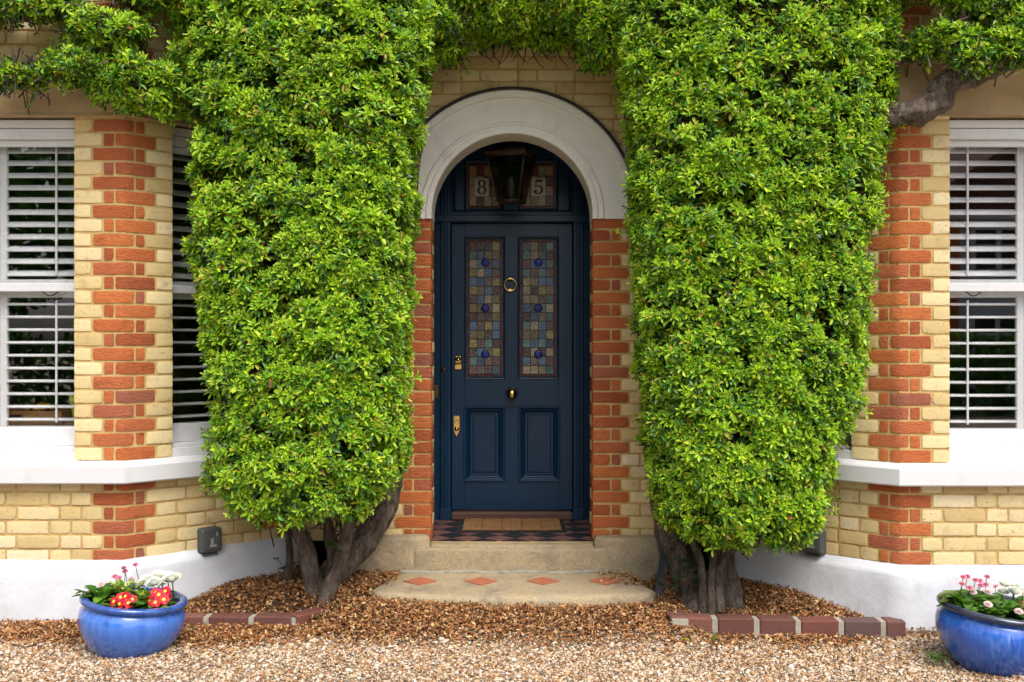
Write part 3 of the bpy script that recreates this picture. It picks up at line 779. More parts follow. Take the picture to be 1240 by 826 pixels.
# ------------------------------------------------------------------ door
def rect_mould(mb, x0,x1,z0,z1,y,prof,mi=0):         # prof: (inset from outer edge, forward offset)
    vs = []; m = len(prof)
    for (cx,cz,sx,sz) in ((x0,z0,1,1),(x1,z0,-1,1),(x1,z1,-1,-1),(x0,z1,1,-1)):
        for ins, off in prof: vs.append((cx+sx*ins, y-off, cz+sz*ins))
    mb.add(vs, [(i*m+j,((i+1)%4)*m+j,((i+1)%4)*m+j+1,i*m+j+1) for i in range(4) for j in range(m-1)], mi)
DOORT = .05
def glass_panel(name, parent, x0,x1,z0,z1,y, cols, rows, seed, roundels=(), digit=None, dark=False):
    r = random.Random(seed); mb = MB(); bw = .012; rw = .016
    lead = lambda a,b,c,d: mb.box(a-.0009,b+.0009,y-.004,y+.003,c-.0009,d+.0009,9)
    def cell(a,b,c,d,mi): mb.box(a+.0008,b-.0008,y-.001+r.uniform(-.0006,.0006),y+.004,c+.0008,d-.0008,mi)
    nbv = max(3, int((z1-z0)/.055)); nbh = max(2, int((x1-x0)/.055))
    for i in range(nbv):
        a = z0+(z1-z0)*i/nbv; b = z0+(z1-z0)*(i+1)/nbv
        for q0, q1 in ((x0,x0+bw),(x1-bw,x1)): cell(q0,q1,a,b,6)
        for q0, q1 in ((x0,x0+bw+.002),(x1-bw-.002,x1)): lead(q0,q1,b-.0012,b+.0012)
    for i in range(nbh):
        a = x0+bw+(x1-x0-2*bw)*i/nbh; b = x0+bw+(x1-x0-2*bw)*(i+1)/nbh
        for q0, q1 in ((z0,z0+bw),(z1-bw,z1)): cell(a,b,q0,q1,6); lead(a-.001,a+.001,q0,q1)
    xi0, xi1, zi0, zi1 = x0+bw, x1-bw, z0+bw, z1-bw
    for q in ((xi0,xi0+rw,zi0,zi1),(xi1-rw,xi1,zi0,zi1),(xi0+rw,xi1-rw,zi0,zi0+rw),(xi0+rw,xi1-rw,zi1-rw,zi1)): cell(*q,5)
    for xx in (xi0, xi0+rw, xi1-rw, xi1): lead(xx-.0016,xx+.0016,zi0,zi1)
    for zz in (zi0, zi0+rw, zi1-rw, zi1): lead(xi0,xi1,zz-.0016,zz+.0016)
    X0, X1, Z0, Z1 = xi0+rw, xi1-rw, zi0+rw, zi1-rw
    cw, chh = (X1-X0)/cols, (Z1-Z0)/rows
    for i in range(cols):
        for j in range(rows):
            if digit:
                mi = r.choice((8,5,0,1)) if j == rows-1 else r.choice((0,4,1))
                if digit[1] == (i,j) or digit[1] == (i-1,j) and False: mi = 4
            else:
                mi = (r.choice((0,4,0,2)) if (i+j) % 2 == 0 else r.choice((1,1,2,3,0))) if seed != 8 else (r.choice((0,4,0,2)) if (i+j) % 2 == 0 else r.choice((4,1,3,3,2)))  # right door panel: paler glass colours stand in for the reflected sky
            cell(X0+i*cw, X0+(i+1)*cw, Z0+j*chh, Z0+(j+1)*chh, mi)
    for i in range(1,cols): lead(X0+i*cw-.0014, X0+i*cw+.0014, Z0, Z1)
    for j in range(1,rows): lead(X0,X1,Z0+j*chh-.0014, Z0+j*chh+.0014)
    for (fx, fz) in roundels:
        c = (X0+(X1-X0)*fx, y+.001, Z0+(Z1-Z0)*fz)
        mb.lathe([(.030,-.003),(.030,.0055),(.0265,.0065),(.0265,.003)], c, 28, 'y', 9, False, False)
        mb.lathe([(.0265,.004),(.023,.008),(.013,.0105),(.001,.0115)], c, 28, 'y', 7, True, True)
    return build(name, mb, SG+[M['lead']], parent)
door = build('door', MB(), [M['navy']], house); bpy.data.objects.remove(door)
db = MB(); yf = DD; yb = DD+DOORT
dx0, dx1, dz0, dz1 = -.410, .410, .352, 2.298
gx = [(-.318,-.054),(.046,.312)]; lx = [(-.318,-.058),(.054,.316)]
gz0, gz1, lz0, lz1 = 1.246, 2.203, .553, 1.048
db.box(dx0,gx[0][0],yf,yb,dz0,dz1,0,.003); db.box(gx[1][1],dx1,yf,yb,dz0,dz1,0,.003)
db.box(gx[0][1],gx[1][0],yf,yb,lz1,gz1+.002,0,.001); db.box(lx[0][1],lx[1][0],yf+.0006,yb,lz0,lz1,0,.001)
for z0, z1 in ((dz0,lz0),(lz1,gz0),(gz1,dz1)):
    if z0 == lz1: db.box(gx[0][0],gx[0][1],yf,yb,z0,z1); db.box(gx[1][0],gx[1][1],yf,yb,z0,z1)
    else: db.box(gx[0][0],gx[1][1],yf,yb,z0,z1,0)
for (a,b) in lx:
    db.box(a,b,yf+.022,yb,lz0,lz1)
    rect_mould(db, a-.012,b+.012,lz0-.012,lz1+.012,yf,[(0,-.001),(0,.006),(.006,.011),(.014,.010),(.018,.002),(.026,-.004),(.032,.002),(.040,-.004),(.046,-.016),(.048,-.022)])
    rect_mould(db, a+.050,b-.050,lz0+.050,lz1-.050,yf+.022,[(0,0),(.004,.006),(.006,.0075)])
    db.box(a+.056,b-.056,yf+.0145,yf+.022,lz0+.056,lz1-.056)
for (a,b) in gx:
    rect_mould(db, a-.008,b+.008,gz0-.008,gz1+.008,yf,[(0,-.001),(0,.005),(.004,.008),(.010,.006),(.014,-.006),(.016,-.02)])
door = build('door', db, M['navy'], house); door['label'] = 'dark navy panelled front door with two stained glass lights'
glass_panel('stained_glass', door, gx[0][0],gx[0][1],gz0,gz1, yf+.015, 4, 15, 3, ((.52,.845),(.52,.5),(.52,.15)))
glass_panel('stained_glass', door, gx[1][0],gx[1][1],gz0,gz1, yf+.015, 4, 15, 8, ((.5,.845),(.5,.5),(.5,.15)))
# furniture of the door
mb = MB(); c = PX(618,345,178); c = (c[0],yf,c[2])
mb.tube([(c[0]+.040*math.sin(a), yf-.018, c[2]+.042*math.cos(a)) for a in [2*math.pi*i/28 for i in range(29)]], .0052, 8)
mb.lathe([(.019,0),(.019,.006),(.012,.010),(.010,.020),(.0,.022)], (c[0],yf,c[2]+.042), 18, 'y'); mb.box(c[0]-.012,c[0]+.012,yf-.024,yf,c[2]+.035,c[2]+.050,0,.003)
mb.box(c[0]-.012,c[0]+.012,yf-.020,yf,c[2]-.040,c[2]-.026,0,.003); build('door_knocker', mb, M['brass'], door)
mb = MB(); c = PX(620,476.5,178)
mb.lathe([(.040,0),(.040,.004),(.030,.010),(.018,.018),(.017,.028),(.026,.038),(.034,.052),(.036,.064),(.031,.078),(.018,.088),(.002,.092)], (c[0],yf,c[2]), 32, 'y'); build('door_knob', mb, M['brass'], door)
mb = MB(); c = PX(555,439,178); x, z = c[0], c[2]
mb.box(x-.022,x+.022,yf-.012,yf,z-.005,z+.050,0,.006); mb.lathe([(.018,0),(.017,.018),(.0,.020)], (x,yf,z+.024), 20, 'y')
mb.box(x-.026,x+.026,yf-.016,yf,z-.050,z-.009,0,.005); mb.box(x-.022,x+.022,yf-.018,yf-.014,z-.034,z-.029,0); build('door_lock', mb, M['brass'], door)
mb = MB(); c = PX(553,516,178); x, z = c[0], c[2]
mb.add([(x+a*.019*(1 if b > -.5 else .55), yf-.006-o_, z+b*.070) for o_ in (0,.004) for a, b in ((-1,1),(1,1),(1,-.35),(.5,-.85),(0,-1),(-.5,-.85),(-1,-.35))], [tuple(range(7))]+[tuple(range(7,14))]+[(i,(i+1)%7,7+(i+1)%7,7+i) for i in range(7)])
mb.lathe([(.017,.004),(.016,.016),(.009,.024),(.0,.026)], (x,yf,z-.018), 18, 'y'); mb.box(x-.014,x+.014,yf-.020,yf-.008,z+.022,z+.040,0,.003); build('door_pull', mb, M['brass'], door)
# frame, side lights, transom and overlight
fr = MB(); y0, y1 = DD-.060, DD+.06
for s_ in (-1,1):
    a, b = sorted((s_*.412, s_*.482))
    fr.box(a,b,y0,y1,fz,2.80,0,.006)
    q, w_ = sorted((s_*.435, s_*.459)); fr.box(q,w_,y0-.012,y0,fz+.085,2.80,0,.006)
    a2, b2 = sorted((s_*.408, s_*.486)); fr.box(a2,b2,y0-.018,y0-.0005,fz+.004,fz+.085,0,.004)
    p, q = sorted((s_*.482, s_*.90))
    fr.box(p,q,y0+.035,y1,fz,1.16,0); fr.box(p,q,y0+.0352,y1-.001,2.20,2.302)
    fr.box(*sorted((s_*.482,s_*.525)),y0+.030,y1-.002,1.16,2.20,0); fr.box(*sorted((s_*.765,s_*.90)),y0+.030,y1-.002,1.16,2.20,0)
    fr.box(p,q,y0+.012,y0+.035,fz,fz+.06,0,.004)
    rect_mould(fr,*sorted((s_*.520,s_*.80)),.55,1.05,y0+.035,[(0,0),(0,.008),(.008,.013),(.018,.010),(.022,.002),(.030,.006),(.036,.0)])
    fr.box(p,q,y0+.031,y1-.003,2.352,2.42,0); fr.box(*sorted((s_*.482,s_*.53)),y0+.031,y1-.003,2.42,2.86)
fr.box(-.90,.90,y0-.010,y1,2.302,2.352,0,.006); fr.box(-.90,.90,y0-.002,y1-.004,2.3525,2.364)
oz0, oz1 = 2.388, 2.718; ox = [(-.318,-.062),(.046,.308)]
ya = DD-.02
fr.box(-.412,ox[0][0],ya,y1-.005,2.352,2.86); fr.box(ox[1][1],.412,ya,y1-.005,2.352,2.86); fr.box(ox[0][1],ox[1][0],ya,y1-.005,2.352,2.86)
for a, b in ox:
    fr.box(a,b,ya,y1-.006,2.352,oz0); fr.box(a,b,ya,y1-.006,oz1,2.86)
    rect_mould(fr,a-.008,b+.008,oz0-.008,oz1+.008,ya,[(0,0),(0,.006),(.006,.009),(.014,.002),(.016,-.015)])
rect_mould(fr,-.405,.405,2.366,2.80,ya,[(0,0),(0,.016),(.010,.018),(.016,.010),(.022,.0)])
frame = build('door_frame', fr, M['navy'], house)
dA = glass_panel('stained_glass', frame, ox[0][0],ox[0][1],oz0,oz1, ya+.012, 4, 4, 21, (), ('8',(1,1)))
dB = glass_panel('stained_glass', frame, ox[1][0],ox[1][1],oz0,oz1, ya+.012, 4, 4, 22, (), ('5',(2,1)))
for s_ in (-1,1): glass_panel('stained_glass', frame, *sorted((s_*.525,s_*.765)),1.16,2.20, y0+.045, 4, 15, 30+s_, ())
# number tiles with 8 and 5
def ellring(mb, cx, cz, rx, rz, ix, iz, y, a0=0, a1=360, n=36, dxin=0):
    vs = []
    for i in range(n+1):
        a = R(a0+(a1-a0)*i/n); vs += [(cx+rx*math.cos(a),y,cz+rz*math.sin(a)),(cx+dxin+ix*math.cos(a),y,cz+iz*math.sin(a))]
    m = len(vs); vs += [(x,y_-.0015,z) for x,y_,z in vs]
    F = [(2*i,2*i+2,2*i+3,2*i+1) for i in range(n)]+[(m+2*i,m+2*i+1,m+2*i+3,m+2*i+2) for i in range(n)]
    mb.add(vs, F, 0)
ny = ya+.012-.0055
for px_, dg in ((583.5,'8'),(652,'5')):
    c = PX(px_,227,178); tx, tz = c[0], c[2]
    mb = MB(); mb.box(tx-.048,tx+.048,ny+.001,ny+.004,tz-.061,tz+.061); build('number_tile', mb, M['digit_tile'], frame)
    mb = MB()
    if dg == '8':
        ellring(mb,tx,tz+.0245,.028,.0255,.0115,.0185,ny); ellring(mb,tx,tz-.022,.032,.0285,.014,.021,ny)
    else:
        mb.box(tx-.022,tx+.026,ny-.0015,ny,tz+.034,tz+.051); mb.box(tx-.022,tx-.014,ny-.0014,ny+.0001,tz+.002,tz+.034)
        ellring(mb,tx-.002,tz-.018,.034,.031,.017,.024,ny,-150,140); mb.lathe([(.011,-.001),(.011,.0016)], (tx-.022,ny,tz-.030), 18, 'y')
    build('number', mb, M['black'], frame)
mb = MB(); mb.box(-.408,.408,DD-.085,DD+.03,fz+.004,.346,0,.008); build('threshold', mb, M['wood_dark'], house)
mb = MB(); c = PX(538,447,179.5); mb.lathe([(.014,0),(.014,.006),(.008,.010),(.0,.010)], (c[0],y0-.012,c[2]), 20, 'y'); mb.box(c[0]-.011,c[0]+.011,y0-.0165,y0-.012,c[2]-.026,c[2]+.026,0,.002)
build('door_bell', mb, M['copper'], frame)
mb = MB(); c = PX(527,475,182); mb.box(c[0]-.018,c[0]+.014,y0+.025,y0+.036,c[2]-.045,c[2]+.045,0,.002); build('brass_plate', mb, M['brass'], frame)

# doormat
mat = thing('doormat', 'brown coir doormat with black rubber border on the porch tiles', 'doormat', (0,6.65,fz))
mx0, mx1, my0, my1 = -.345, .345, 6.435, 6.86
mb = MB(); mb.poly([(mx0,my0),(mx1,my0),(mx1-.004,my1),(mx0+.004,my1)], fz+.005, fz+.014); build('rubber_border', mb, M['rubber'], mat)
mb = MB(); nx, ny_ = 130, 70; vs = []
X0, X1, Y0, Y1 = mx0+.028, mx1-.028, my0+.028, my1-.02
for i in range(nx+1):
    for j in range(ny_+1):
        u, v = i/nx, j/ny_
        groove = 0 if (abs((u*5)%1-.5) < .475 or True) and abs(((u*5) % 1)-.5) < .478 else -.009
        e = -.010 if i in (0,nx) or j in (0,ny_) else 0
        vs.append((X0+(X1-X0)*u+random.uniform(-.001,.001), Y0+(Y1-Y0)*v, fz+.026+groove+e+random.uniform(-.003,.003)))
mb.add(vs, [(i*(ny_+1)+j,(i+1)*(ny_+1)+j,(i+1)*(ny_+1)+j+1,i*(ny_+1)+j+1) for i in range(nx) for j in range(ny_)], 0)
build('coir_pile', mb, M['coir'], mat)

# lantern
ld = 6.50; lc = ((619-620)/190.8, ld)
lan = thing('hanging_lantern', 'dark tapered porch lantern with smoky glass hanging in the arch above the door', 'lantern', (lc[0],ld,2.86))
def sq(h, z, rot=R(28)): return [(lc[0]+h*math.cos(rot+k*math.pi/2), ld+h*math.sin(rot+k*math.pi/2), z) for k in range(4)]
zt_, zb_ = 2.665, 2.385; ht, hb = .175, .100
T, B = sq(ht,zt_), sq(hb,zb_)
mb = MB()
for k in range(4):
    mb.tube([T[k],B[k]], .006, 6); mb.tube([T[k],T[(k+1)%4]], .008, 6); mb.tube([B[k],B[(k+1)%4]], .008, 6)
C1, C2, C3 = sq(ht+.012,zt_+.004), sq(ht+.012,zt_+.022), sq(.05,zt_+.09)
mb.add(C1+C2+C3, [(3,2,1,0)]+[(k,(k+1)%4,4+(k+1)%4,4+k) for k in range(4)]+[(4+k,4+(k+1)%4,8+(k+1)%4,8+k) for k in range(4)]+[(8,9,10,11)])
mb.tube([(lc[0],ld,zt_+.09),(lc[0],ld,2.86)], .006, 6); mb.lathe([(.045,0),(.045,.02),(.02,.03)], (lc[0],ld,2.828), 20)
mb.poly([(p[0],p[1]) for p in sq(hb*.9,0)], zb_-.012, zb_+.004)
build('lantern_frame', mb, M['copper'], lan)
mb = MB()
for k in range(4): mb.quad(T[k],T[(k+1)%4],B[(k+1)%4],B[k])
build('lantern_glass', mb, M['lantern_glass'], lan)
mb = MB(); mb.lathe([(.001,0),(.012,.004),(.015,.05),(.022,.085),(.020,.12),(.008,.15),(.001,.155)], (lc[0],ld,zb_+.004), 16); build('bulb', mb, M['bulb'], lan)

# ------------------------------------------------------------------ edging bricks
def edging(name, label, pts_, h, blen, dep, z_of, parent=None):
    mb = MB(); path = Path(pts_); tot = path.s[-1]; u = 0; J = .028
    k = 0
    while u < tot-.05:
        e = min(u+blen*random.uniform(.93,1.04), tot)
        for c in path.s[1:-1]:
            if u < c-.05 < e-.05 and e > c: e = c
        p, q = path.at(u+.001), path.at(e-.001); t = (q-p).normalized(); nn = Vector((t.y,-t.x)); L_ = (q-p).length
        z0 = z_of(*((p+q)/2))
        b = MB(); b.box(0,L_,-dep,0,-.06,h+random.uniform(-.004,.004),0,.006)
        rot = random.uniform(-.02,.02)
        mb.add([(p.x+t.x*x+nn.x*(y+rot*x),p.y+t.y*x+nn.y*(y+rot*x),z0+z+random.uniform(-.0015,.0015)) for x,y,z in b.v], b.f, 0)
        if e+J < tot:
            b = MB(); b.box(L_,L_+J,-dep+.004,-.007,-.06,h-.008,1)
            mb.add([(p.x+t.x*x+nn.x*y,p.y+t.y*x+nn.y*y,z0+z) for x,y,z in b.v], b.f, 1)
        u = e+J; k += 1
    o = build(name, mb, [M['darkbrick'], plain('edging_mortar', (.36,.32,.26), .95, 20, .25, 90, .6)], None, loc=(pts_[0][0],pts_[0][1],0))
    return tag(o, label, 'edging')
edging('brick_edging', 'red and purple brick edging in front of the tree right of the door', [(.80,5.46),(.815,5.285),(1.3,5.265),(2.035,5.285)], .085, .19, .095, lambda x,d: .005-.018*x)
edging('brick_edging', 'low worn brick edging behind the pale blue pot, curving toward the steps', [(-2.02,5.305),(-1.60,5.30),(-1.08,5.285),(-.86,5.56)], .050, .21, .085, lambda x,d: .025+.02*sstep(5.3,5.6,d)-.0*x)

# ------------------------------------------------------------------ trees
def leaf_arrays(pos, dr, nr, ln, wd, fold=.18, droop=.12):
    n = len(pos); side = np.cross(nr, dr); side /= np.linalg.norm(side,axis=1,keepdims=True)+1e-9
    ln = ln[:,None]; wd = wd[:,None]
    mid = pos+dr*ln*.52
    end = pos+dr*ln-nr*ln*droop
    V = np.stack([pos, mid+side*wd*.46+nr*wd*fold, mid-nr*wd*.05, mid-side*wd*.46+nr*wd*fold, end,
                  pos+dr*ln*.80+side*wd*.40+nr*(wd*fold-ln*droop*.6), pos+dr*ln*.80-side*wd*.40+nr*(wd*fold-ln*droop*.6)], 1)
    return V.reshape(-1,3), None
LF = np.array([(0,2,1),(0,3,2),(1,2,5),(2,4,5),(2,3,6),(2,6,4)])
def unit(a): return a/(np.linalg.norm(a,axis=1,keepdims=True)+1e-9)
def rosettes(P, A, K, lmin, lmax, agew, spread=(22,84), wr=(.29,.39)):
    """whorls of leaves at shoot tips; returns verts, faces, material index"""
    m = len(P); A = unit(A)
    h = np.where(np.abs(A[:,2:3]) < .9, np.array([[0,0,1.]]), np.array([[1.,0,0]]))
    U = unit(np.cross(A,h)); W = np.cross(A,U); sc_ = rng.uniform(.75,1.2,m)
    Vs, Fs, Ms = [], [], []; base = 0; ph = rng.uniform(0,6.28,m); young = rng.random(m)
    for k in range(K):
        f = k/(K-1)
        th = np.radians(spread[0]+(spread[1]-spread[0])*f+rng.normal(0,6,m)); az = ph+k*2.4+rng.normal(0,.15,m)
        Rr = U*np.cos(az)[:,None]+W*np.sin(az)[:,None]
        dr = A*np.cos(th)[:,None]+Rr*np.sin(th)[:,None]; nr = A*np.sin(th)[:,None]-Rr*np.cos(th)[:,None]
        tw = rng.normal(0,.22,m)[:,None]; nr = unit(nr+np.cross(dr,nr)*tw)
        ln = rng.uniform(lmin,lmax,m)*sc_*(.62+.55*f); w = ln*rng.uniform(wr[0],wr[1],m)
        v, fc = leaf_arrays(P-A*.030*f, dr, nr, ln, w, droop=.10+.12*f)
        keep = rng.random(m) > .10
        v = v.reshape(m,7,3)[keep]; nk = len(v)
        fc = (LF[None]+7*np.arange(nk)[:,None,None]).reshape(-1,3)
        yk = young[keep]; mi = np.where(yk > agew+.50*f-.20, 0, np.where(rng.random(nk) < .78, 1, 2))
        Vs.append(v.reshape(-1,3)); Fs.append(fc+base); Ms.append(np.repeat(mi,6)); base += nk*7
    return np.concatenate(Vs), np.concatenate(Fs), np.concatenate(Ms)
def twigs(P, Q, r0, r1):
    n = len(P); d = unit(Q-P); h = np.where(np.abs(d[:,2:3]) < .9, np.array([[0,0,1.]]), np.array([[1.,0,0]]))
    U = unit(np.cross(d,h)); W = np.cross(d,U); V = np.zeros((n,6,3))
    for k in range(3):
        a = 2.094*k; o = U*math.cos(a)+W*math.sin(a); V[:,k] = P+o*r0; V[:,3+k] = Q+o*r1
    F = np.array([(0,1,4,3),(1,2,5,4),(2,0,3,5)])
    return V.reshape(-1,3), (F[None]+6*np.arange(n)[:,None,None]).reshape(-1,4)
def nz(p, f, o=0): return noise.noise((p[0]*f+o,p[1]*f+o*1.7,p[2]*f-o))
def wall_ok(x, d, z):
    lim = DA-.03
    ax = abs(x)
    if ax > 2.0: lim = DB-.05
    elif ax > 1.3: lim = DB-.05+(2.04-ax)*.93
    return d < lim
class Column:
    """clipped column crown: table rows (z, x left, x right, half depth), superellipse plan"""
    def __init__(s, rows, cd): s.z = [r[0] for r in rows]; s.l = [r[1] for r in rows]; s.r = [r[2] for r in rows]; s.w = [r[3] for r in rows]; s.cd = cd
    def sec(s, z): return np.interp(z,s.z,s.l), np.interp(z,s.z,s.r), np.interp(z,s.z,s.w)
    def sample(s, dens):
        out = []; z0, z1 = s.z[0], s.z[-1]; e = .62
        A_ = [2*math.pi*(i+.5)/720 for i in range(721)]
        sp = [(math.copysign(abs(math.cos(a))**e,math.cos(a))*.62, math.copysign(abs(math.sin(a))**e,math.sin(a))*.41) for a in A_]
        cum = np.concatenate([[0],np.cumsum([math.dist(p,q) for p, q in zip(sp,sp[1:])])])
        N = int(dens*(z1-z0)*cum[-1])
        for _ in range(N):
            z = random.uniform(z0,z1); l, r, w = s.sec(z); a = float(np.interp(random.uniform(0,cum[-1]),cum,A_))
            if random.random() > (r-l+w)/1.65: continue
            c_, s_ = math.cos(a), math.sin(a); ux = math.copysign(abs(c_)**e,c_); uy = math.copysign(abs(s_)**e,s_)
            hw = (r-l)/2; p = Vector(((l+r)/2+hw*ux, s.cd+w*uy, z))
            l2, r2, w2 = s.sec(z+.03); slope = -((r2-l2)/2-hw+w2-w)/2/.03
            nrm = Vector((math.copysign(abs(ux)**1.6,ux)/hw, math.copysign(abs(uy)**1.6,uy)/w, 0)).normalized(); nrm.z = max(-1.4,min(1,slope*.8)); nrm.normalize()
            out.append((p,nrm))
        return out
    def depth(s, p):
        if p.z < s.z[0] or p.z > s.z[-1]: return -1
        l, r, w = s.sec(p.z); hw = (r-l)/2
        q = (abs((p.x-(l+r)/2)/hw)**3+abs((p.y-s.cd)/max(w,.01))**3)**(1/3)
        return (1-q)*min(hw,w)
class Blob:
    def __init__(s, c, r): s.c = Vector(c); s.r = Vector(r)
    def sample(s, dens):
        out = []; ar = 4*math.pi*((s.r.x*s.r.y)**1.6/3+(s.r.x*s.r.z)**1.6/3+(s.r.y*s.r.z)**1.6/3)**(1/1.6)
        for _ in range(int(ar*dens)):
            u = Vector((random.gauss(0,1),random.gauss(0,1),random.gauss(0,1))).normalized()
            p = s.c+Vector((u.x*s.r.x,u.y*s.r.y,u.z*s.r.z)); out.append((p, Vector((u.x/s.r.x,u.y/s.r.y,u.z/s.r.z)).normalized()))
        return out
    def depth(s, p):
        q = Vector(((p.x-s.c.x)/s.r.x,(p.y-s.c.y)/s.r.y,(p.z-s.c.z)/s.r.z)).length
        return (1-q)*min(s.r)
def foliage(parent, solids, dens, berries=40, hollow=-.21, seed=0):
    raw = []
    for i, s in enumerate(solids):
        for p, n_ in s.sample(dens):
            if any(o is not s and o.depth(p) > .05 for o in solids): continue
            if n_.y > .45 and random.random() < .7: continue
            raw.append((p,n_,min(.15, .75*(min(s.r) if isinstance(s,Blob) else .3))))
    P, A, Pi, Ai = [], [], [], []
    Tp, Tq, Tn = [], [], []
    for p, n_, dm in raw:
        d1 = nz(p,4.2,seed); d2 = nz(p,9.5,seed+3); d3 = nz((p.x,p.y,p.z*1.9),8.5,seed+7)
        h = .75*nz((p.x,p.y,p.z*1.7),4.4,seed+11)+.6*nz((p.x,p.y,p.z*1.8),10,seed+13)
        dis = .022*d1+.040*d2+.046*d3-.008
        q = p+n_*(dis+random.gauss(0,.010))
        if h < hollow: q = q-n_*dm*random.uniform(.3,1)
        if random.random() < .02: q = q+n_*random.uniform(.02,.06)
        ax = n_*.72+Vector((0,-.15,.58))+Vector((random.gauss(0,.25),random.gauss(0,.22),random.gauss(0,.22)))
        if not wall_ok(q.x,q.y,q.z) or (q.z > 3.46 and q.y > 5.18): continue
        if h < hollow and random.random() < .6: continue
        P.append(q); A.append(ax)
        Tp.append(q-n_*dm*random.uniform(.5,1.0)+Vector((random.gauss(0,.02),random.gauss(0,.02),random.gauss(0,.015)))); Tq.append(q); Tn.append(n_*dm)
        if random.random() < .85:
            r_ = q-n_*dm*random.uniform(.3,1.3)+Vector((random.gauss(0,.03),random.gauss(0,.03),random.gauss(0,.03)))
            Pi.append(r_); Ai.append(n_*.5+Vector((random.gauss(0,.6),random.gauss(0,.6),random.gauss(0,.6)+.2)))
    P, A = np.array(P), np.array(A); Pi, Ai = np.array(Pi), np.array(Ai)
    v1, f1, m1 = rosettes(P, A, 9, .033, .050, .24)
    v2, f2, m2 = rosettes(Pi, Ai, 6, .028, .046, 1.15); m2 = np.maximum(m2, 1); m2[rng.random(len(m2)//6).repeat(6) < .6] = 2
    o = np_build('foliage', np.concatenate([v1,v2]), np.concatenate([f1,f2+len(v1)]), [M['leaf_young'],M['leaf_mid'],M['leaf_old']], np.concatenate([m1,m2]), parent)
    Tp, Tq = np.array(Tp), np.array(Tq)
    tv, tf = twigs(Tp, Tq, .0030, .0014)
    idx = rng.random(len(Tp)) < .5
    deep = Tp[idx]+rng.normal(0,.05,(idx.sum(),3))-np.array(Tn)[idx]*.7; tv2, tf2 = twigs(deep, Tp[idx], .0055, .003)
    np_build('twigs', np.concatenate([tv,tv2]), np.concatenate([tf,tf2+len(tv)]), M['twig'], None, parent)
    if berries:
        bm_ = MB(); bm_.sphere((0,0,0), .0048, 8); proto = None
        for _ in range(berries):
            b = Vector(P[random.randrange(len(P))])+Vector((random.gauss(0,.010),random.gauss(0,.010)-.016,random.gauss(0,.010)-.004))
            if proto is None: c = proto = build('berry', bm_, M['berry'], parent, loc=(0,0,0))
            else: c = proto.copy(); col.objects.link(c)
            c.location = b-wloc(parent); c.scale = (1,1,random.uniform(.8,1.1))
    return o
S_ = 227.0
def rows(tab, wmax, s=S_):                     # (y px, left px, right px, depth factor)
    r = [(CAMH-(y-6-413)/s, (l+4-620)/s, (r_-5-620)/s, wmax*k) for y,l,r_,k in tab]; return sorted(r)
colL = Column(rows([(-90,205,530,1),(20,215,528,1),(90,222,520,1),(150,232,514,1),(220,238,503,1),(300,240,499,1),(400,250,496,1),(470,260,494,1),(530,262,492,.98),(570,258,488,.95),(600,272,470,.86),(622,296,448,.72),(636,330,425,.45)], .41), 5.50)
colR = Column(rows([(-90,738,1090,1),(20,742,1086,1),(90,748,1079,1),(150,760,1076,1),(220,764,1062,1),(300,768,1050,1),(400,772,1043,1),(450,776,1043,1),(500,780,1031,1),(540,784,1013,1),(590,792,1003,.96),(630,800,995,.86),(650,822,990,.70),(663,860,950,.42)], .41), 5.50)
treeL = thing('clipped_tree', 'clipped evergreen tree left of the blue door, one branch reaching over the left window', 'tree', (-1.05,5.6,.08), 'clipped evergreen trees')
treeR = thing('clipped_tree', 'clipped evergreen tree right of the blue door, thick bare limb over the right pier', 'tree', (1.08,5.6,.06), 'clipped evergreen trees')
def B(x, y, s, rx, ry, rz):
    return Blob(PX(x,y,s), (rx/s, ry, rz/s))
foliage(treeL, [colL], 2100, 44, seed=1)
foliage(treeR, [colR], 2100, 44, seed=5)
foliage(treeL, [B(165,95,236,60,.18,32), B(95,82,240,46,.14,18), B(18,92,240,34,.13,9), B(130,38,238,48,.17,24), B(55,8,238,50,.17,14), B(-15,8,238,40,.16,14), B(203,112,234,28,.16,26), B(-90,70,240,50,.18,36), B(180,-25,236,60,.2,28)], 1600, 30, hollow=-.30, seed=9)
foliage(treeR, [B(1165,50,240,50,.15,24), B(1225,40,242,40,.17,32), B(1113,58,238,18,.12,11), B(1195,2,240,45,.17,20), B(1215,66,244,36,.12,17), B(1175,72,244,24,.10,12), B(1300,40,242,60,.2,45), B(1125,-30,238,50,.2,24)], 1600, 14, hollow=-.30, seed=12)
foliage(treeL, [B(560,8,214,60,.40,44), B(600,-12,214,60,.44,56), B(628,14,213,40,.36,30), B(542,34,216,24,.34,36)], 1500, 2, hollow=-.32, seed=15)
foliage(treeR, [B(660,-10,214,55,.44,54), B(690,10,214,48,.40,36), B(724,44,216,30,.32,36)], 1500, 2, hollow=-.32, seed=18)
def stem(parent, tab, name='trunk', n=26, bumpy=.24, mat='bark', sub=9, nf=9):
    mb = MB(); mb.tube([PX(x,y,s) for x,y,s,r in tab], [r for *_,r in tab], n, bumpy=bumpy, sub=sub, nf=nf); return build(name, mb, M[mat], parent)
stem(treeL, [(383,736,222,.062),(379,705,221,.048),(372,670,220,.042),(362,635,220,.040),(350,560,222,.036),(330,430,224,.03),(310,250,224,.025),(290,60,225,.02)])
stem(treeL, [(378,752,226,.02),(388,738,225,.034),(398,712,223,.040),(412,680,221,.036),(420,645,220,.034),(432,560,222,.03),(420,400,224,.025),(400,150,224,.02)])
stem(treeL, [(388,715,217,.085),(412,685,215,.078),(440,657,212,.072),(459,630,209,.066),(472,598,207,.058),(478,550,206,.052),(480,450,205,.05),(492,300,205,.045),(505,150,205,.04),(530,40,206,.03)], n=32, bumpy=.20)
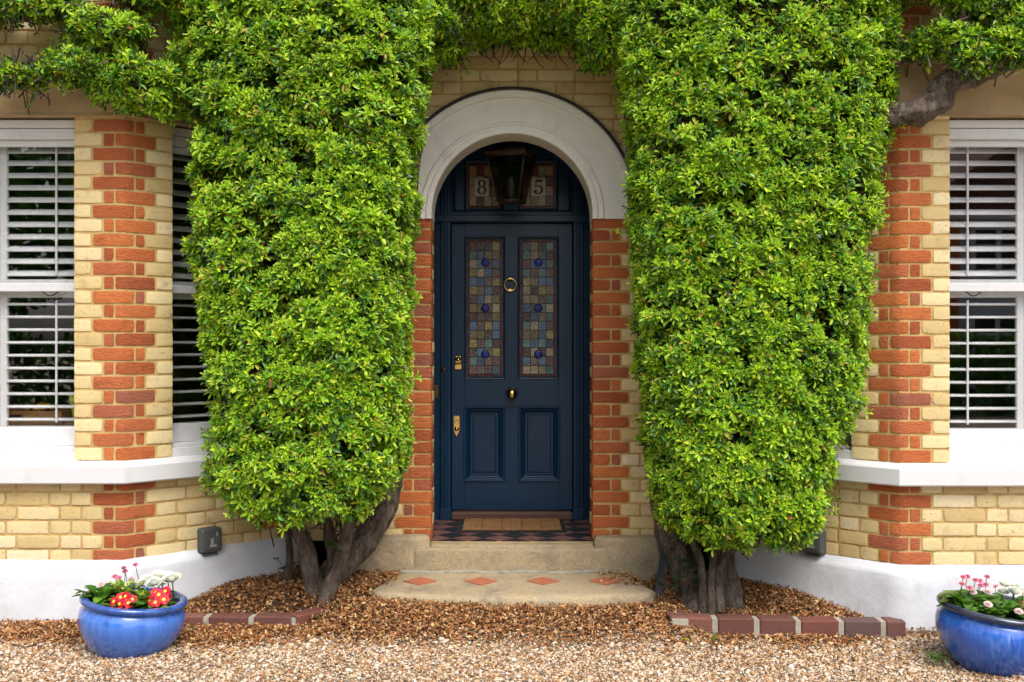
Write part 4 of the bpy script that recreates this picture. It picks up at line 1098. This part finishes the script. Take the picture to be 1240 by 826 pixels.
stem(treeL, [(396,715,220,.036),(404,680,219,.034),(398,640,218,.03),(390,590,220,.025)])
stem(treeL, [(347,712,214,.028),(351,680,214,.022),(349,645,214,.018),(340,590,218,.015)])
for _ in range(40):
    x = random.uniform(330,450); y = random.uniform(585,640); stem(treeL, [(x,y+random.uniform(20,50) if y < 615 else y+12,219,.0045),(x+random.uniform(-14,14),y,220,.004),(x+random.uniform(-40,40),y-45,222,.003)], 'twig', 5, 0, 'twig', 3)
stem(treeR, [(845,752,224,.10),(838,715,219,.088),(826,680,214,.082),(810,645,210,.078),(800,600,208,.062),(795,550,206,.060),(788,470,205,.055),(778,330,205,.05),(765,150,205,.04),(745,30,206,.03)], n=34, bumpy=.26)
stem(treeR, [(893,748,224,.062),(886,715,222,.050),(880,680,221,.046),(884,620,221,.042),(900,480,224,.04),(930,250,224,.03),(960,30,225,.02)], n=28, bumpy=.28)
stem(treeR, [(853,752,227,.030),(852,715,226,.022),(848,680,224,.020),(838,650,222,.02),(830,600,222,.018)])
stem(treeR, [(862,748,228,.024),(861,712,227,.019),(863,680,225,.017),(872,640,223,.016)])
stem(treeR, [(872,742,227,.034),(870,708,225,.028),(874,680,223,.024),(905,640,222,.025),(930,560,224,.02)])
stem(treeR, [(905,250,222,.05),(990,180,228,.055),(1050,142,234,.055),(1085,137,237,.055),(1116,133,238,.066),(1138,119,238,.068),(1142,101,238,.056),(1164,95,239,.052),(1200,84,240,.046),(1245,68,241,.040),(1310,50,241,.03)], 'limb', 28, .36, sub=12, nf=12)
stem(treeL, [(300,250,222,.04),(260,150,230,.035),(200,100,236,.028),(120,86,239,.02),(30,84,240,.014),(-60,70,240,.012)], 'limb', 8, .25)
for _ in range(36):
    x = random.uniform(530,735); y = random.uniform(44,62); s0 = random.uniform(205,212)
    tr = treeL if x < 640 else treeR
    dx = random.uniform(-22,22); ln = random.uniform(14,34)
    stem(tr, [(x,y-14,s0,.005),(x+dx*.4,y+ln*.35,s0,.0035),(x+dx,y+ln*.75,s0,.002)], 'twig', 5, 0, 'twig', 3)
for _ in range(40):
    x = random.uniform(820,960); y = random.uniform(610,660); stem(treeR, [(x,y+20,219,.0045),(x+random.uniform(-14,14),y,220,.004),(x+random.uniform(-40,40),y-45,222,.003)], 'twig', 5, 0, 'twig', 3)

# ------------------------------------------------------------------ pots and flowers
def tilt_mat(c, ang_y, ang_x): return Matrix.Translation(Vector(c)) @ Matrix.Rotation(ang_y,4,'Y') @ Matrix.Rotation(ang_x,4,'X')
def tmb(mb, Mx): mb.v = [tuple(Mx @ Vector(p)) for p in mb.v]; return mb
def pot(label, c, r, h, tilt, body, rim):
    root = thing('flower_pot', label, 'flower pot', c, 'blue glazed pots'); Mx = tilt_mat(c, *tilt)
    mb = MB(); mb.lathe([(r*.56,0),(r*.62,.006),(r*.74,h*.14),(r*.88,h*.32),(r*.975,h*.52),(r*.995,h*.66),(r*.97,h*.78),(r*.905,h*.865),(r*.885,h*.89),(r*.885,h*.90),(r*.80,h*.90),(r*.80,h*.7)], n=64, cap=True)
    build('pot_body', tmb(mb,Mx), M[body], root)
    mb = MB(); mb.lathe([(r*.885,h*.885),(r*.96,h*.90),(r*.995,h*.925),(r*1.0,h*.96),(r*.985,h*.99),(r*.95,h*1.0),(r*.87,h*1.0),(r*.845,h*.985),(r*.84,h*.90)], n=64, cap=False)
    build('pot_rim', tmb(mb,Mx), M[rim], root)
    mb = MB(); n = 40; vs = [tuple(Vector((0,0,h*.9)))]; F = []
    for i in range(1,9):
        for k in range(n):
            rr = r*.838*i/8; a = 2*math.pi*k/n; x, y = rr*math.cos(a), rr*math.sin(a); vs.append((x,y,h*.90+.012*noise.noise((x*20,y*20,c[0]))))
    F += [(0,1+k,1+(k+1)%n) for k in range(n)]+[(1+(i-1)*n+k,1+i*n+k,1+i*n+(k+1)%n,1+(i-1)*n+(k+1)%n) for i in range(1,8) for k in range(n)]
    mb.add(vs, F, 0, True); build('soil', tmb(mb,Mx), M['soil'], root)
    return Mx, root
def petal_leaf(mb, base, d, up, ln, w, mi=0, cup=.15, nseg=4, tipw=.35, curl=.2):
    d = d.normalized(); side = d.cross(up).normalized(); nn = side.cross(d)
    vs = []
    for i in range(nseg+1):
        t = i/nseg; ww = w*.5*max(.10,math.sin(math.pi*min(.98,(t*.86+.08)))**.8)
        if i == nseg: ww = w*.5*tipw
        c = base+d*ln*t+nn*(cup*ln*t*(1-t)*2-curl*ln*t*t)
        vs += [c+side*ww+nn*ww*.25, c, c-side*ww+nn*ww*.25]
    F = [f for i in range(nseg) for f in ((3*i,3*i+1,3*i+4,3*i+3),(3*i+1,3*i+2,3*i+5,3*i+4))]
    mb.add(vs, F, mi, True)
def leaf_tuft(c, n, rad, ln, mats, parent, name='leaves', w=.45, lift=.5, hgt=.03):
    mb = MB()
    for _ in range(n):
        a = random.uniform(0,6.28); rr = rad*random.random()**.6; b = Vector(c)+Vector((rr*math.cos(a),rr*math.sin(a)*.8,random.uniform(0,hgt)))
        d = Vector((math.cos(a+random.gauss(0,.5)),math.sin(a+random.gauss(0,.5)),random.gauss(lift,.25))); l = ln*random.uniform(.7,1.2)
        petal_leaf(mb, b, d, Vector((0,0,1)), l, l*w, random.randrange(len(mats)))
    return build(name, mb, mats, parent)
def daisy(parent, c, r, pale=False, face=None):
    mb = MB(); up = (Vector((0,-.45,1)) if face is None else Vector(face)).normalized(); u = up.orthogonal().normalized(); w = up.cross(u); c = Vector(c)
    for ring in range(4):
        m = 18-ring*3
        for k in range(m):
            a = 2*math.pi*k/m+ring*.2; rad = u*math.cos(a)+w*math.sin(a); d = rad*(1-.18*ring)+up*(.05+.28*ring)
            petal_leaf(mb, c+up*.001*ring, d, up, r*(1-.17*ring), r*.34, 0, .1, 3, .5, .05)
    mb.sphere(c+up*r*.12, r*.30, 8, 1)
    mb.tube([c-up*.002, c-up*.03+Vector((0,.005,-.012)), c+Vector((random.uniform(-.01,.01),.02,-.085))], .0017, 5, 2)
    return build('flower', mb, [M['palepink' if pale else 'pink'], M['palepink'] if not pale else M['yolk'], M['leaf_green']], parent)
def primrose(parent, c, r, mat, face):
    mb = MB(); up = Vector(face).normalized(); u = up.orthogonal().normalized(); w = up.cross(u); c = Vector(c); a0 = random.random()*6
    for k in range(6):
        a = a0+2*math.pi*k/6; rad = u*math.cos(a)+w*math.sin(a); petal_leaf(mb, c+up*.0008*(k%2), rad+up*random.uniform(.0,.25), up, r, r*1.02, 0, .12, 4, .62, .12)
    for k in range(5):
        a = a0+2*math.pi*k/5; rad = u*math.cos(a)+w*math.sin(a); petal_leaf(mb, c+up*.003, rad+up*.25, up, r*.36, r*.33, 1, .1, 3, .2, 0)
    mb.tube([c, c-up*.02+Vector((0,.004,-.02)), c+Vector((0,.02,-.06))], .002, 5, 2)
    return build('flower', mb, [mat, M['yolk'], M['leaf_green']], parent)
def ranunculus(parent, c, r):
    mb = MB(); c = Vector(c); up = Vector((random.gauss(0,.25),-.5+random.gauss(0,.15),1)).normalized(); u = up.orthogonal().normalized(); w = up.cross(u)
    for ring in range(6):
        m = 11-ring; el = .25+.23*ring
        for k in range(m):
            a = 2*math.pi*k/m+ring*.7+random.gauss(0,.1); rad = u*math.cos(a)+w*math.sin(a)
            d = rad*math.cos(el)+up*math.sin(el); petal_leaf(mb, c+rad*r*.18*(1-ring/6)+up*r*.04*ring, d, up, r*(1.0-.075*ring), r*.9*(1-.09*ring), 0, .25, 4, .7, -.28)
    mb.sphere(c+up*r*.40, r*.52, 12, 0, (1,1,.8))
    mb.tube([c, c+Vector((0,.015,-.1))], .003, 5, 1)
    return build('flower', mb, [M['whitepetal'], M['leaf_green']], parent)
def plant(name, label, Mx, p, grp=None):
    q = Mx @ Vector(p); return thing(name, label, 'flower', q, grp), q
# left pot
h1 = .275; r1 = .247
Mx, _ = pot('round pale blue glazed pot with matching blue rim, in front of the left bay', (-1.845,4.92,-.004), r1, h1, (R(6.5),R(-1)), 'glaze', 'rim_blue')
T_ = lambda x,y,z: Mx @ Vector((x*r1,y*r1,h1*.9+z))
pt, q = plant('daisy_plant', 'pink daisies rising from dark leaves at the left edge of the pale blue pot', Mx, (-.55*r1,.1*r1,h1*.9))
leaf_tuft(T_(-.58,-.05,.005), 46, .075, .075, [M['leaf_green']], pt, w=.62, hgt=.03)
for x,y,z,pl_ in ((-.66,-.05,.072,1),(-.52,.25,.098,0),(-.35,.30,.125,0),(-.40,.15,.10,0),(-.18,.35,.160,0),(-.22,.3,.09,1),(-.38,.28,.142,0)): daisy(pt, T_(x,y,z), .0155 if not pl_ else .019, pl_)
pt, q = plant('primrose_plant', 'bright red primrose with yellow eyes, front middle of the pale blue pot', Mx, (-.03*r1,-.55*r1,h1*.9))
leaf_tuft(T_(-.02,-.5,.0), 20, .055, .065, [M['leaf_green']], pt, w=.6, lift=.25)
for x,y,z in ((-.16,-.62,.036),(-.04,-.66,.030),(.09,-.60,.034),(.0,-.50,.058),(-.1,-.48,.050),(.12,-.48,.045)): primrose(pt, T_(x,y,z), .024, M['redpetal'], (random.gauss(0,.35),-1,.75))
pt, q = plant('primrose_plant', 'bright red primrose with yellow eyes, right side of the pale blue pot', Mx, (.55*r1,-.25*r1,h1*.9))
leaf_tuft(T_(.52,-.25,.0), 26, .06, .07, [M['leaf_green']], pt, w=.6, lift=.25)
for x,y,z in ((.42,-.34,.042),(.55,-.42,.040),(.66,-.30,.050),(.54,-.24,.066),(.70,-.18,.056),(.46,-.2,.07),(.62,-.12,.078)): primrose(pt, T_(x,y,z), .026, M['redpetal'], (random.gauss(0,.35),-1,.75))
pt, q = plant('foliage_plant', 'lime green variegated leafy plant in the middle of the pale blue pot', Mx, (-.1*r1,0,h1*.9))
leaf_tuft(T_(-.14,-.08,.01), 120, .062, .036, [M['leaf_lime'],M['leaf_lime'],M['leaf_green']], pt, w=.6, lift=.7, hgt=.075)
leaf_tuft(T_(.22,-.12,.01), 70, .05, .030, [M['leaf_lime'],M['leaf_green']], pt, w=.55, lift=.7, hgt=.05)
pt, q = plant('ranunculus_plant', 'cluster of large creamy white flowers at the back of the pale blue pot', Mx, (.35*r1,.35*r1,h1*.9))
leaf_tuft(T_(.32,.2,.0), 40, .08, .06, [M['leaf_green']], pt, w=.5, lift=.6)
for x,y,z,rr in ((.14,.2,.092,.034),(.30,.12,.086,.036),(.44,.2,.086,.034),(.28,.4,.110,.030),(.62,.25,.103,.044),(.46,.45,.105,.032)): ranunculus(pt, T_(x,y,z), rr)
# right pot
h2 = .298; r2 = .272
Mx2, _ = pot('streaked deep blue glazed pot with dark rim, in front of the right bay', (2.265,4.83,-.040), r2, h2, (R(5),R(1.5)), 'glaze_streak', 'rim_dark')
U_ = lambda x,y,z: Mx2 @ Vector((x*r2,y*r2,h2*.9+z))
pt, q = plant('daisy_plant', 'pink daisies on long stems over bright leaves in the streaked blue pot', Mx2, (-.4*r2,0,h2*.9))
leaf_tuft(U_(-.52,.0,.0), 80, .085, .065, [M['leaf_green']], pt, w=.6, hgt=.045); leaf_tuft(U_(-.15,-.25,.0), 80, .10, .06, [M['leaf_green']], pt, w=.6, hgt=.04)
for x,y,z,pl_ in ((-.56,.2,.135,0),(-.62,.1,.108,0),(-.50,.05,.095,0),(-.42,.35,.130,0),(-.32,.25,.122,0),(-.22,.3,.118,0),(-.27,.15,.105,0),(-.13,.25,.105,0),(-.05,.4,.135,0),(.06,.25,.098,0),(-.40,-.45,.058,1),(.02,-.66,.052,1),(-.16,.1,.082,1),(-.42,.1,.075,1)): daisy(pt, U_(x,y,z), .0165 if not pl_ else .021, pl_)
pt, q = plant('primrose_plant', 'vivid magenta primrose with yellow eyes, right side of the streaked blue pot', Mx2, (.5*r2,-.4*r2,h2*.9))
leaf_tuft(U_(.5,-.35,.0), 44, .09, .075, [M['leaf_green']], pt, w=.6, lift=.3)
for x,y,z in ((.30,-.42,.070),(.40,-.5,.055),(.50,-.42,.075),(.60,-.5,.058),(.68,-.38,.078),(.44,-.3,.085),(.58,-.28,.088),(.33,-.55,.045),(.75,-.45,.06)): primrose(pt, U_(x,y,z), .027, M['magenta'], (random.gauss(0,.35),-1,.7))
pt, q = plant('ranunculus_plant', 'large creamy white flowers at the back of the streaked blue pot', Mx2, (.25*r2,.3*r2,h2*.9))
leaf_tuft(U_(.3,.2,.0), 46, .09, .06, [M['leaf_green']], pt, w=.5, lift=.6)
for x,y,z,rr in ((.12,.15,.080,.028),(.26,.05,.085,.033),(.36,.22,.092,.036),(.22,.35,.10,.028),(.46,.12,.085,.028)): ranunculus(pt, U_(x,y,z), rr)

# ------------------------------------------------------------------ outdoor sockets on the bay sides
def socket(label, c, t, nrm, grp):
    root = thing('outdoor_socket', label, 'socket', c, grp); c = Vector(c); t = Vector(t); nrm = Vector(nrm)
    def tr(mb): mb.v = [tuple(c+t*x+nrm*y+Vector((0,0,z))) for x,y,z in mb.v]; return mb
    mb = MB(); mb.box(-.060,.060,0,.035,-.072,.072,0,.010); build('back_box', tr(mb), M['plastic'], root)
    mb = MB(); mb.box(-.062,.062,.035,.070,-.062,.072,0,.012); mb.box(-.045,.045,.070,.075,-.045,.055,0,.003); mb.box(-.045,.045,.03,.055,-.082,-.070,0,.004); build('cover', tr(mb), M['plastic'], root)
    mb = MB(); mb.box(-.012,.004,.075,.0762,-.018,.018); mb.box(-.018,.022,.075,.0762,-.030,-.018); mb.box(.020,.030,.075,.0762,.028,.050); build('moulded_mark', tr(mb), M['plastic_lt'], root)
q = .7071
tl = Vector((BX-AX,6.05-DB,0)).normalized(); nl = Vector((tl.y,-tl.x,0))
u = .46; socket('grey weatherproof socket on the left bay wall above the white plinth', tuple(Vector((AX,DB,.395))+tl*u+nl*.004), tl, nl, 'outdoor sockets')
tr_ = Vector((tl.x,-tl.y,0)); nr_ = Vector((-tl.y,-tl.x,0))
u = .445; socket('grey weatherproof socket tucked under the right clipped tree', tuple(Vector((-AX,DB,.390))-tr_*u*1.04+nr_*.004), tr_, nr_, 'outdoor sockets')

# ------------------------------------------------------------------ things inside the left window
cr = thing('wooden_crate', 'low wooden crate with slot handles behind the left window shutters', 'crate', (-2.72,5.76,.945))
mb = MB(); x0, x1, y0c, y1c, zc0, zc1 = -2.96, -2.475, 5.625, 5.86, .946, 1.115
for (sa,sb) in ((x0,x0+.03),(x0+.13,x0+.16),(x0+.27,x1)): mb.box(sa,sb,y0c,y0c+.012,zc1-.055,zc1-.02)
mb.box(x0,x1,y0c,y0c+.012,zc0,zc1-.055); mb.box(x0,x1,y0c,y0c+.0121,zc1-.02,zc1)
mb.box(x0,x1,y1c-.012,y1c,zc0,zc1); mb.box(x0,x0+.012,y0c+.012,y1c-.012,zc0,zc1); mb.box(x1-.012,x1,y0c+.012,y1c-.012,zc0,zc1); mb.box(x0+.012,x1-.012,y0c+.012,y1c-.012,zc1-.012,zc1-.002)
build('crate_body', mb, M['crate'], cr)
tc = thing('toy_car', 'small yellow toy sports car on the wooden crate behind the left window', 'toy car', (-2.60,5.665,1.116))
mb = MB(); cx, cy, cz = -2.60, 5.665, 1.116
prof = [(-.072,.008),(-.072,.020),(-.060,.026),(-.028,.030),(-.008,.042),(.022,.043),(.048,.031),(.070,.028),(.073,.010)]
mb.add([(cx+a,cy+s_*(.030 if b < .032 else .022),cz+b) for s_ in (-1,1) for a,b in prof], [tuple(range(9)),tuple(range(9,18))]+[(i,(i+1)%9,9+(i+1)%9,9+i) for i in range(9)]); build('car_body', mb, M['yellow'], tc)
mb = MB(); mb.add([(cx+a,cy-.0265,cz+b) for a,b in ((-.020,.032),(-.006,.040),(.020,.041),(.036,.033))]+[(cx+a,cy-.0245,cz+b) for a,b in ((-.020,.032),(-.006,.040),(.020,.041),(.036,.033))], [(0,1,2,3),(4,5,6,7)]); build('car_window', mb, M['black'], tc)
for a in (-.045,.045):
    for s_ in (-1,1):
        mb = MB(); mb.lathe([(.0125,-.006),(.0125,.006)], (cx+a,cy+s_*.027,cz+.0125), 18, 'y'); build('wheel', mb, M['black'], tc)
lp = thing('plant_pot', 'lime green square plant pot with thin dark stems behind the left window', 'plant pot', (-2.435,5.78,.945))
mb = MB(); bx_, by_ = -2.39, 5.71
for z0, z1, h0, h1_ in ((1.07,1.20,.040,.058),(1.20,1.212,.062,.062)):
    mb.add([(bx_+a*h0,by_+b*h0,z0) for a,b in ((-1,-1),(1,-1),(1,1),(-1,1))]+[(bx_+a*h1_,by_+b*h1_,z1) for a,b in ((-1,-1),(1,-1),(1,1),(-1,1))], [(0,1,2,3),(4,5,6,7)]+[(i,(i+1)%4,4+(i+1)%4,4+i) for i in range(4)])
build('pot', mb, M['lime'], lp)
mb = MB()
for k in range(6): mb.tube([(bx_+random.uniform(-.03,.03),by_,1.20),(bx_+random.uniform(-.06,.06),by_,1.30),(bx_-.02*k+.02,by_-.01,1.40+random.uniform(-.03,.04))], .003, 5)
build('stems', mb, M['leaf_dark'], lp)
bxs = thing('wooden_box', 'plain wooden box under the lime pot behind the left window', 'box', (-2.40,5.8,.945))
mb = MB(); mb.box(-2.463,-2.315,5.635,5.80,.946,1.052,0,.004); build('box_body', mb, M['crate'], bxs); mb = MB(); mb.box(-2.465,-2.313,5.633,5.802,1.053,1.0685,0,.003); build('box_lid', mb, M['crate'], bxs)

# ------------------------------------------------------------------ small things on the ground
sl = thing('slate_strip', 'dark slate strip leaning at the foot of the right tree beside the step', 'slate', (.80,5.72,.1))
mb = MB(); a, b = Vector(PX(797,722,219)), Vector(PX(804,668,214)); w_ = .022
mb.add([a+Vector((-w_,0,0)),a+Vector((w_,.01,0)),b+Vector((w_,.01,0)),b+Vector((-w_*.7,0,.01)),a+Vector((-w_,.018,0)),a+Vector((w_,.028,0)),b+Vector((w_,.028,0)),b+Vector((-w_*.7,.018,.01))], [(0,1,2,3),(7,6,5,4),(0,4,5,1),(1,5,6,2),(2,6,7,3),(3,7,4,0)])
build('slate', mb, M['slate'], sl)
def sprig(label, c, n, ln, mat, hgt, spread=.03, name='weed', cat='weed', w=.45):
    root = thing(name, label, cat, c, 'small weeds and seedlings'); mb = MB(); c = Vector(c)
    for _ in range(n):
        t = c+Vector((random.gauss(0,spread),random.gauss(0,spread),random.uniform(.2,1)*hgt)); mb.tube([c,(c+t)/2+Vector((0,0,hgt*.12)),t], .0016, 4, 1)
        for k in range(5):
            a = random.uniform(0,6.28); petal_leaf(mb, t, Vector((math.cos(a),math.sin(a),random.uniform(-.1,.6))), Vector((0,0,1)), ln*random.uniform(.7,1.2), ln*w, 0, .1, 3)
    build('leaves', mb, [M[mat], M['twig']], root)
sprig('dark green seedling among the stems at the foot of the right tree', PX(824,722,226), 34, .032, 'leaf_dark', .20, .06)
sprig('dark green leafy sprout at the foot of the left tree', PX(398,668,226), 8, .03, 'leaf_mid', .05, .02)
sprig('small green sprout just in front of the pale blue pot', PX(155,796,259), 5, .022, 'leaf_green', .025, .012, w=.8)
sprig('dark seedling over the curved end of the left brick edging', PX(388,754,233), 8, .028, 'leaf_dark', .045, .022)
sprig('dark sprout by the white plinth at the end of the left bay', PX(345,692,212), 7, .03, 'leaf_dark', .08, .03)
sprig('low tuft of bright grass left of the streaked blue pot', PX(1135,800,259), 10, .045, 'leaf_green', .02, .03, w=.12)
sprig('tiny green weed in the gravel on the left of the drive', PX(462,802,259), 4, .02, 'leaf_green', .012, .018)
sprig('tiny green weed below the middle of the right brick edging', PX(866,774,243), 4, .02, 'leaf_mid', .012, .014)
for (x,y,s) in ((283,738,228),(298,735,226)): pass
# one fallen yellow-green leaf, a pebble-like fragment beside the edging
mb = MB(); c = PX(824,776,243); mb2 = petal_leaf(mb, Vector((c[0],c[1],c[2]+.006)), Vector((1,-.2,.1)), Vector((0,0,1)), .05, .03)
tag(build('fallen_leaf', mb, M['leaf_lime'], None, loc=c), 'single fresh yellow green leaf lying on gravel by the right brick edging', 'leaf')

# ------------------------------------------------------------------ across the street, seen only as reflections
oh = thing('opposite_house', 'gabled white house across the street, mirrored in the right window', 'house', (14.5,-14,0))
mb = MB(); mb.box(9.5,19.5,-22,-14,-.1,4.62); build('wall', mb, plain('opposite_render', (.66,.68,.70), .9), oh)
mb = MB(); mb.add([(x,y,z) for y in (-13.95,-21.95) for x,z in ((9.5,4.625),(19.5,4.625),(14.5,7.7))], [(0,1,2),(3,5,4),(0,2,5,3),(1,4,5,2),(0,3,4,1)]); build('gable', mb, M['clay'], oh)
mb = MB()
for x in (9.0,20.0):
    mb.add([(x,-13.4,4.35),(14.5,-13.4,7.85),(14.5,-22.4,7.85),(x,-22.4,4.35),(x,-13.4,4.15),(14.5,-13.4,7.65),(14.5,-22.4,7.65),(x,-22.4,4.15)], [(0,1,2,3),(7,6,5,4),(0,4,5,1),(3,2,6,7),(0,3,7,4),(1,5,6,2)])
build('roof', mb, M['clay'], oh)
mb = MB(); mb.box(9.3,19.7,-13.96,-13.8,4.46,4.64); build('fascia', mb, M['white'], oh)
mb = MB(); mb.box(10.2,10.75,-13.98,-13.6,0,4.4); mb.box(13.4,14.0,-13.98,-13.6,0,4.4); build('brick_pier', mb, M['red'], oh)
for x in (11.15,14.6):
    for z in (3.15,1.0):
        mb = MB()
        for a in (x,x+.62,x+1.24): mb.box(a,a+.12,-14.0,-13.9,z,z+1.15)
        mb.box(x,x+1.36,-14.0,-13.89,z,z+.1); mb.box(x,x+1.36,-14.0,-13.89,z+1.05,z+1.15); mb.box(x,x+1.36,-14.0,-13.88,z+.62,z+.70)
        w_ = build('window', mb, M['white'], oh); mb = MB(); mb.box(x+.05,x+1.3,-14.0,-13.95,z+.05,z+1.1); build('pane', mb, M['black'], w_)
def far_foliage(root, c, r, n, size):
    u = unit(rng.normal(0,1,(n,3))); p = np.array(c)+u*np.array(r)*(rng.random((n,1))**.25)
    v, f, m = rosettes(p, u+rng.normal(0,.5,(n,3)), 5, size, size*1.6, 1.2, wr=(.5,.7)); np_build('crown', v, f, [M['leaf_mid'],M['leaf_mid'],M['leaf_old']], m, root)
for i, (x,y,h,r_, lb) in enumerate(((-6,-12,7.5,3.2,'broad dark tree across the street, mirrored in the left window'),(-13,-13,9,4,'tallest dark tree across the street, furthest left'),(-3.6,-15,8,3.0,'dark round tree across the street, nearest the blue door'))):
    tr = thing('street_tree', lb, 'tree', (x,y,0)); mb = MB(); mb.tube([(x,y,-.1),(x+.1,y,h*.35),(x,y+.1,h*.6)], [.28,.2,.12], 10, bumpy=.2, sub=4); build('trunk', mb, M['bark'], tr)
    far_foliage(tr, (x,y,h*.62), (r_,r_*.8,h*.40), 1700, .26)
for lb, x0, x1 in (('clipped green hedge along the street opposite the right bay',3,15),('clipped green hedge along the street opposite the left bay',-16,-2)):
    hd = thing('hedge', lb, 'hedge', ((x0+x1)/2,-10,0), 'hedges across the street'); n = 2600
    p = np.stack([rng.uniform(x0,x1,n), rng.uniform(-10.6,-9.6,n), rng.uniform(0,1.6,n)],1); v, f, m = rosettes(p, rng.normal(0,1,(n,3))+np.array([0,.6,.6]), 5, .12, .2, 1.0, wr=(.5,.7))
    np_build('hedge_foliage', v, f, [M['leaf_mid'],M['leaf_mid'],M['leaf_old']], m, hd)

# ------------------------------------------------------------------ light, sky, camera
SUN_EL, SUN_AZ = 58, 22                 # sun behind the camera, to the right
sun = bpy.data.lights.new('sun', 'SUN'); sun.energy = 1.15; sun.angle = R(34); sun.color = (1,.96,.89)
so = bpy.data.objects.new('sun', sun); col.objects.link(so)
el, az = R(SUN_EL), R(SUN_AZ)
to_sun = Vector((math.sin(az)*math.cos(el), -math.cos(az)*math.cos(el), math.sin(el)))
so.rotation_euler = to_sun.to_track_quat('Z','Y').to_euler(); so.location = (4,-6,9)
w = bpy.data.worlds.new('World'); sc.world = w; w.use_nodes = True; nt = w.node_tree
bg = nt.nodes['Background']; sky = nt.nodes.new('ShaderNodeTexSky'); sky.sky_type = 'NISHITA'; sky.sun_disc = False
sky.sun_elevation = el; sky.sun_rotation = math.atan2(to_sun.x, to_sun.y); sky.dust_density = 4; sky.air_density = 1
hs = nt.nodes.new('ShaderNodeHueSaturation'); hs.inputs['Saturation'].default_value = .45
nt.links.new(sky.outputs[0], hs.inputs['Color']); nt.links.new(hs.outputs[0], bg.inputs['Color']); bg.inputs['Strength'].default_value = .15
cam = bpy.data.cameras.new('camera'); cam.lens = 36; cam.sensor_width = 36; cam.clip_end = 1000; cam.clip_start = .05
co = bpy.data.objects.new('camera', cam); col.objects.link(co); co.location = (0,0,CAMH); co.rotation_euler = (R(90),0,0); sc.camera = co
sc.view_settings.view_transform = 'Standard'; sc.view_settings.look = 'None'; sc.view_settings.gamma = 1; sc.view_settings.use_curve_mapping = False
sc.view_settings.exposure = 0.95
sc.cycles.max_bounces = 8; sc.cycles.transparent_max_bounces = 12
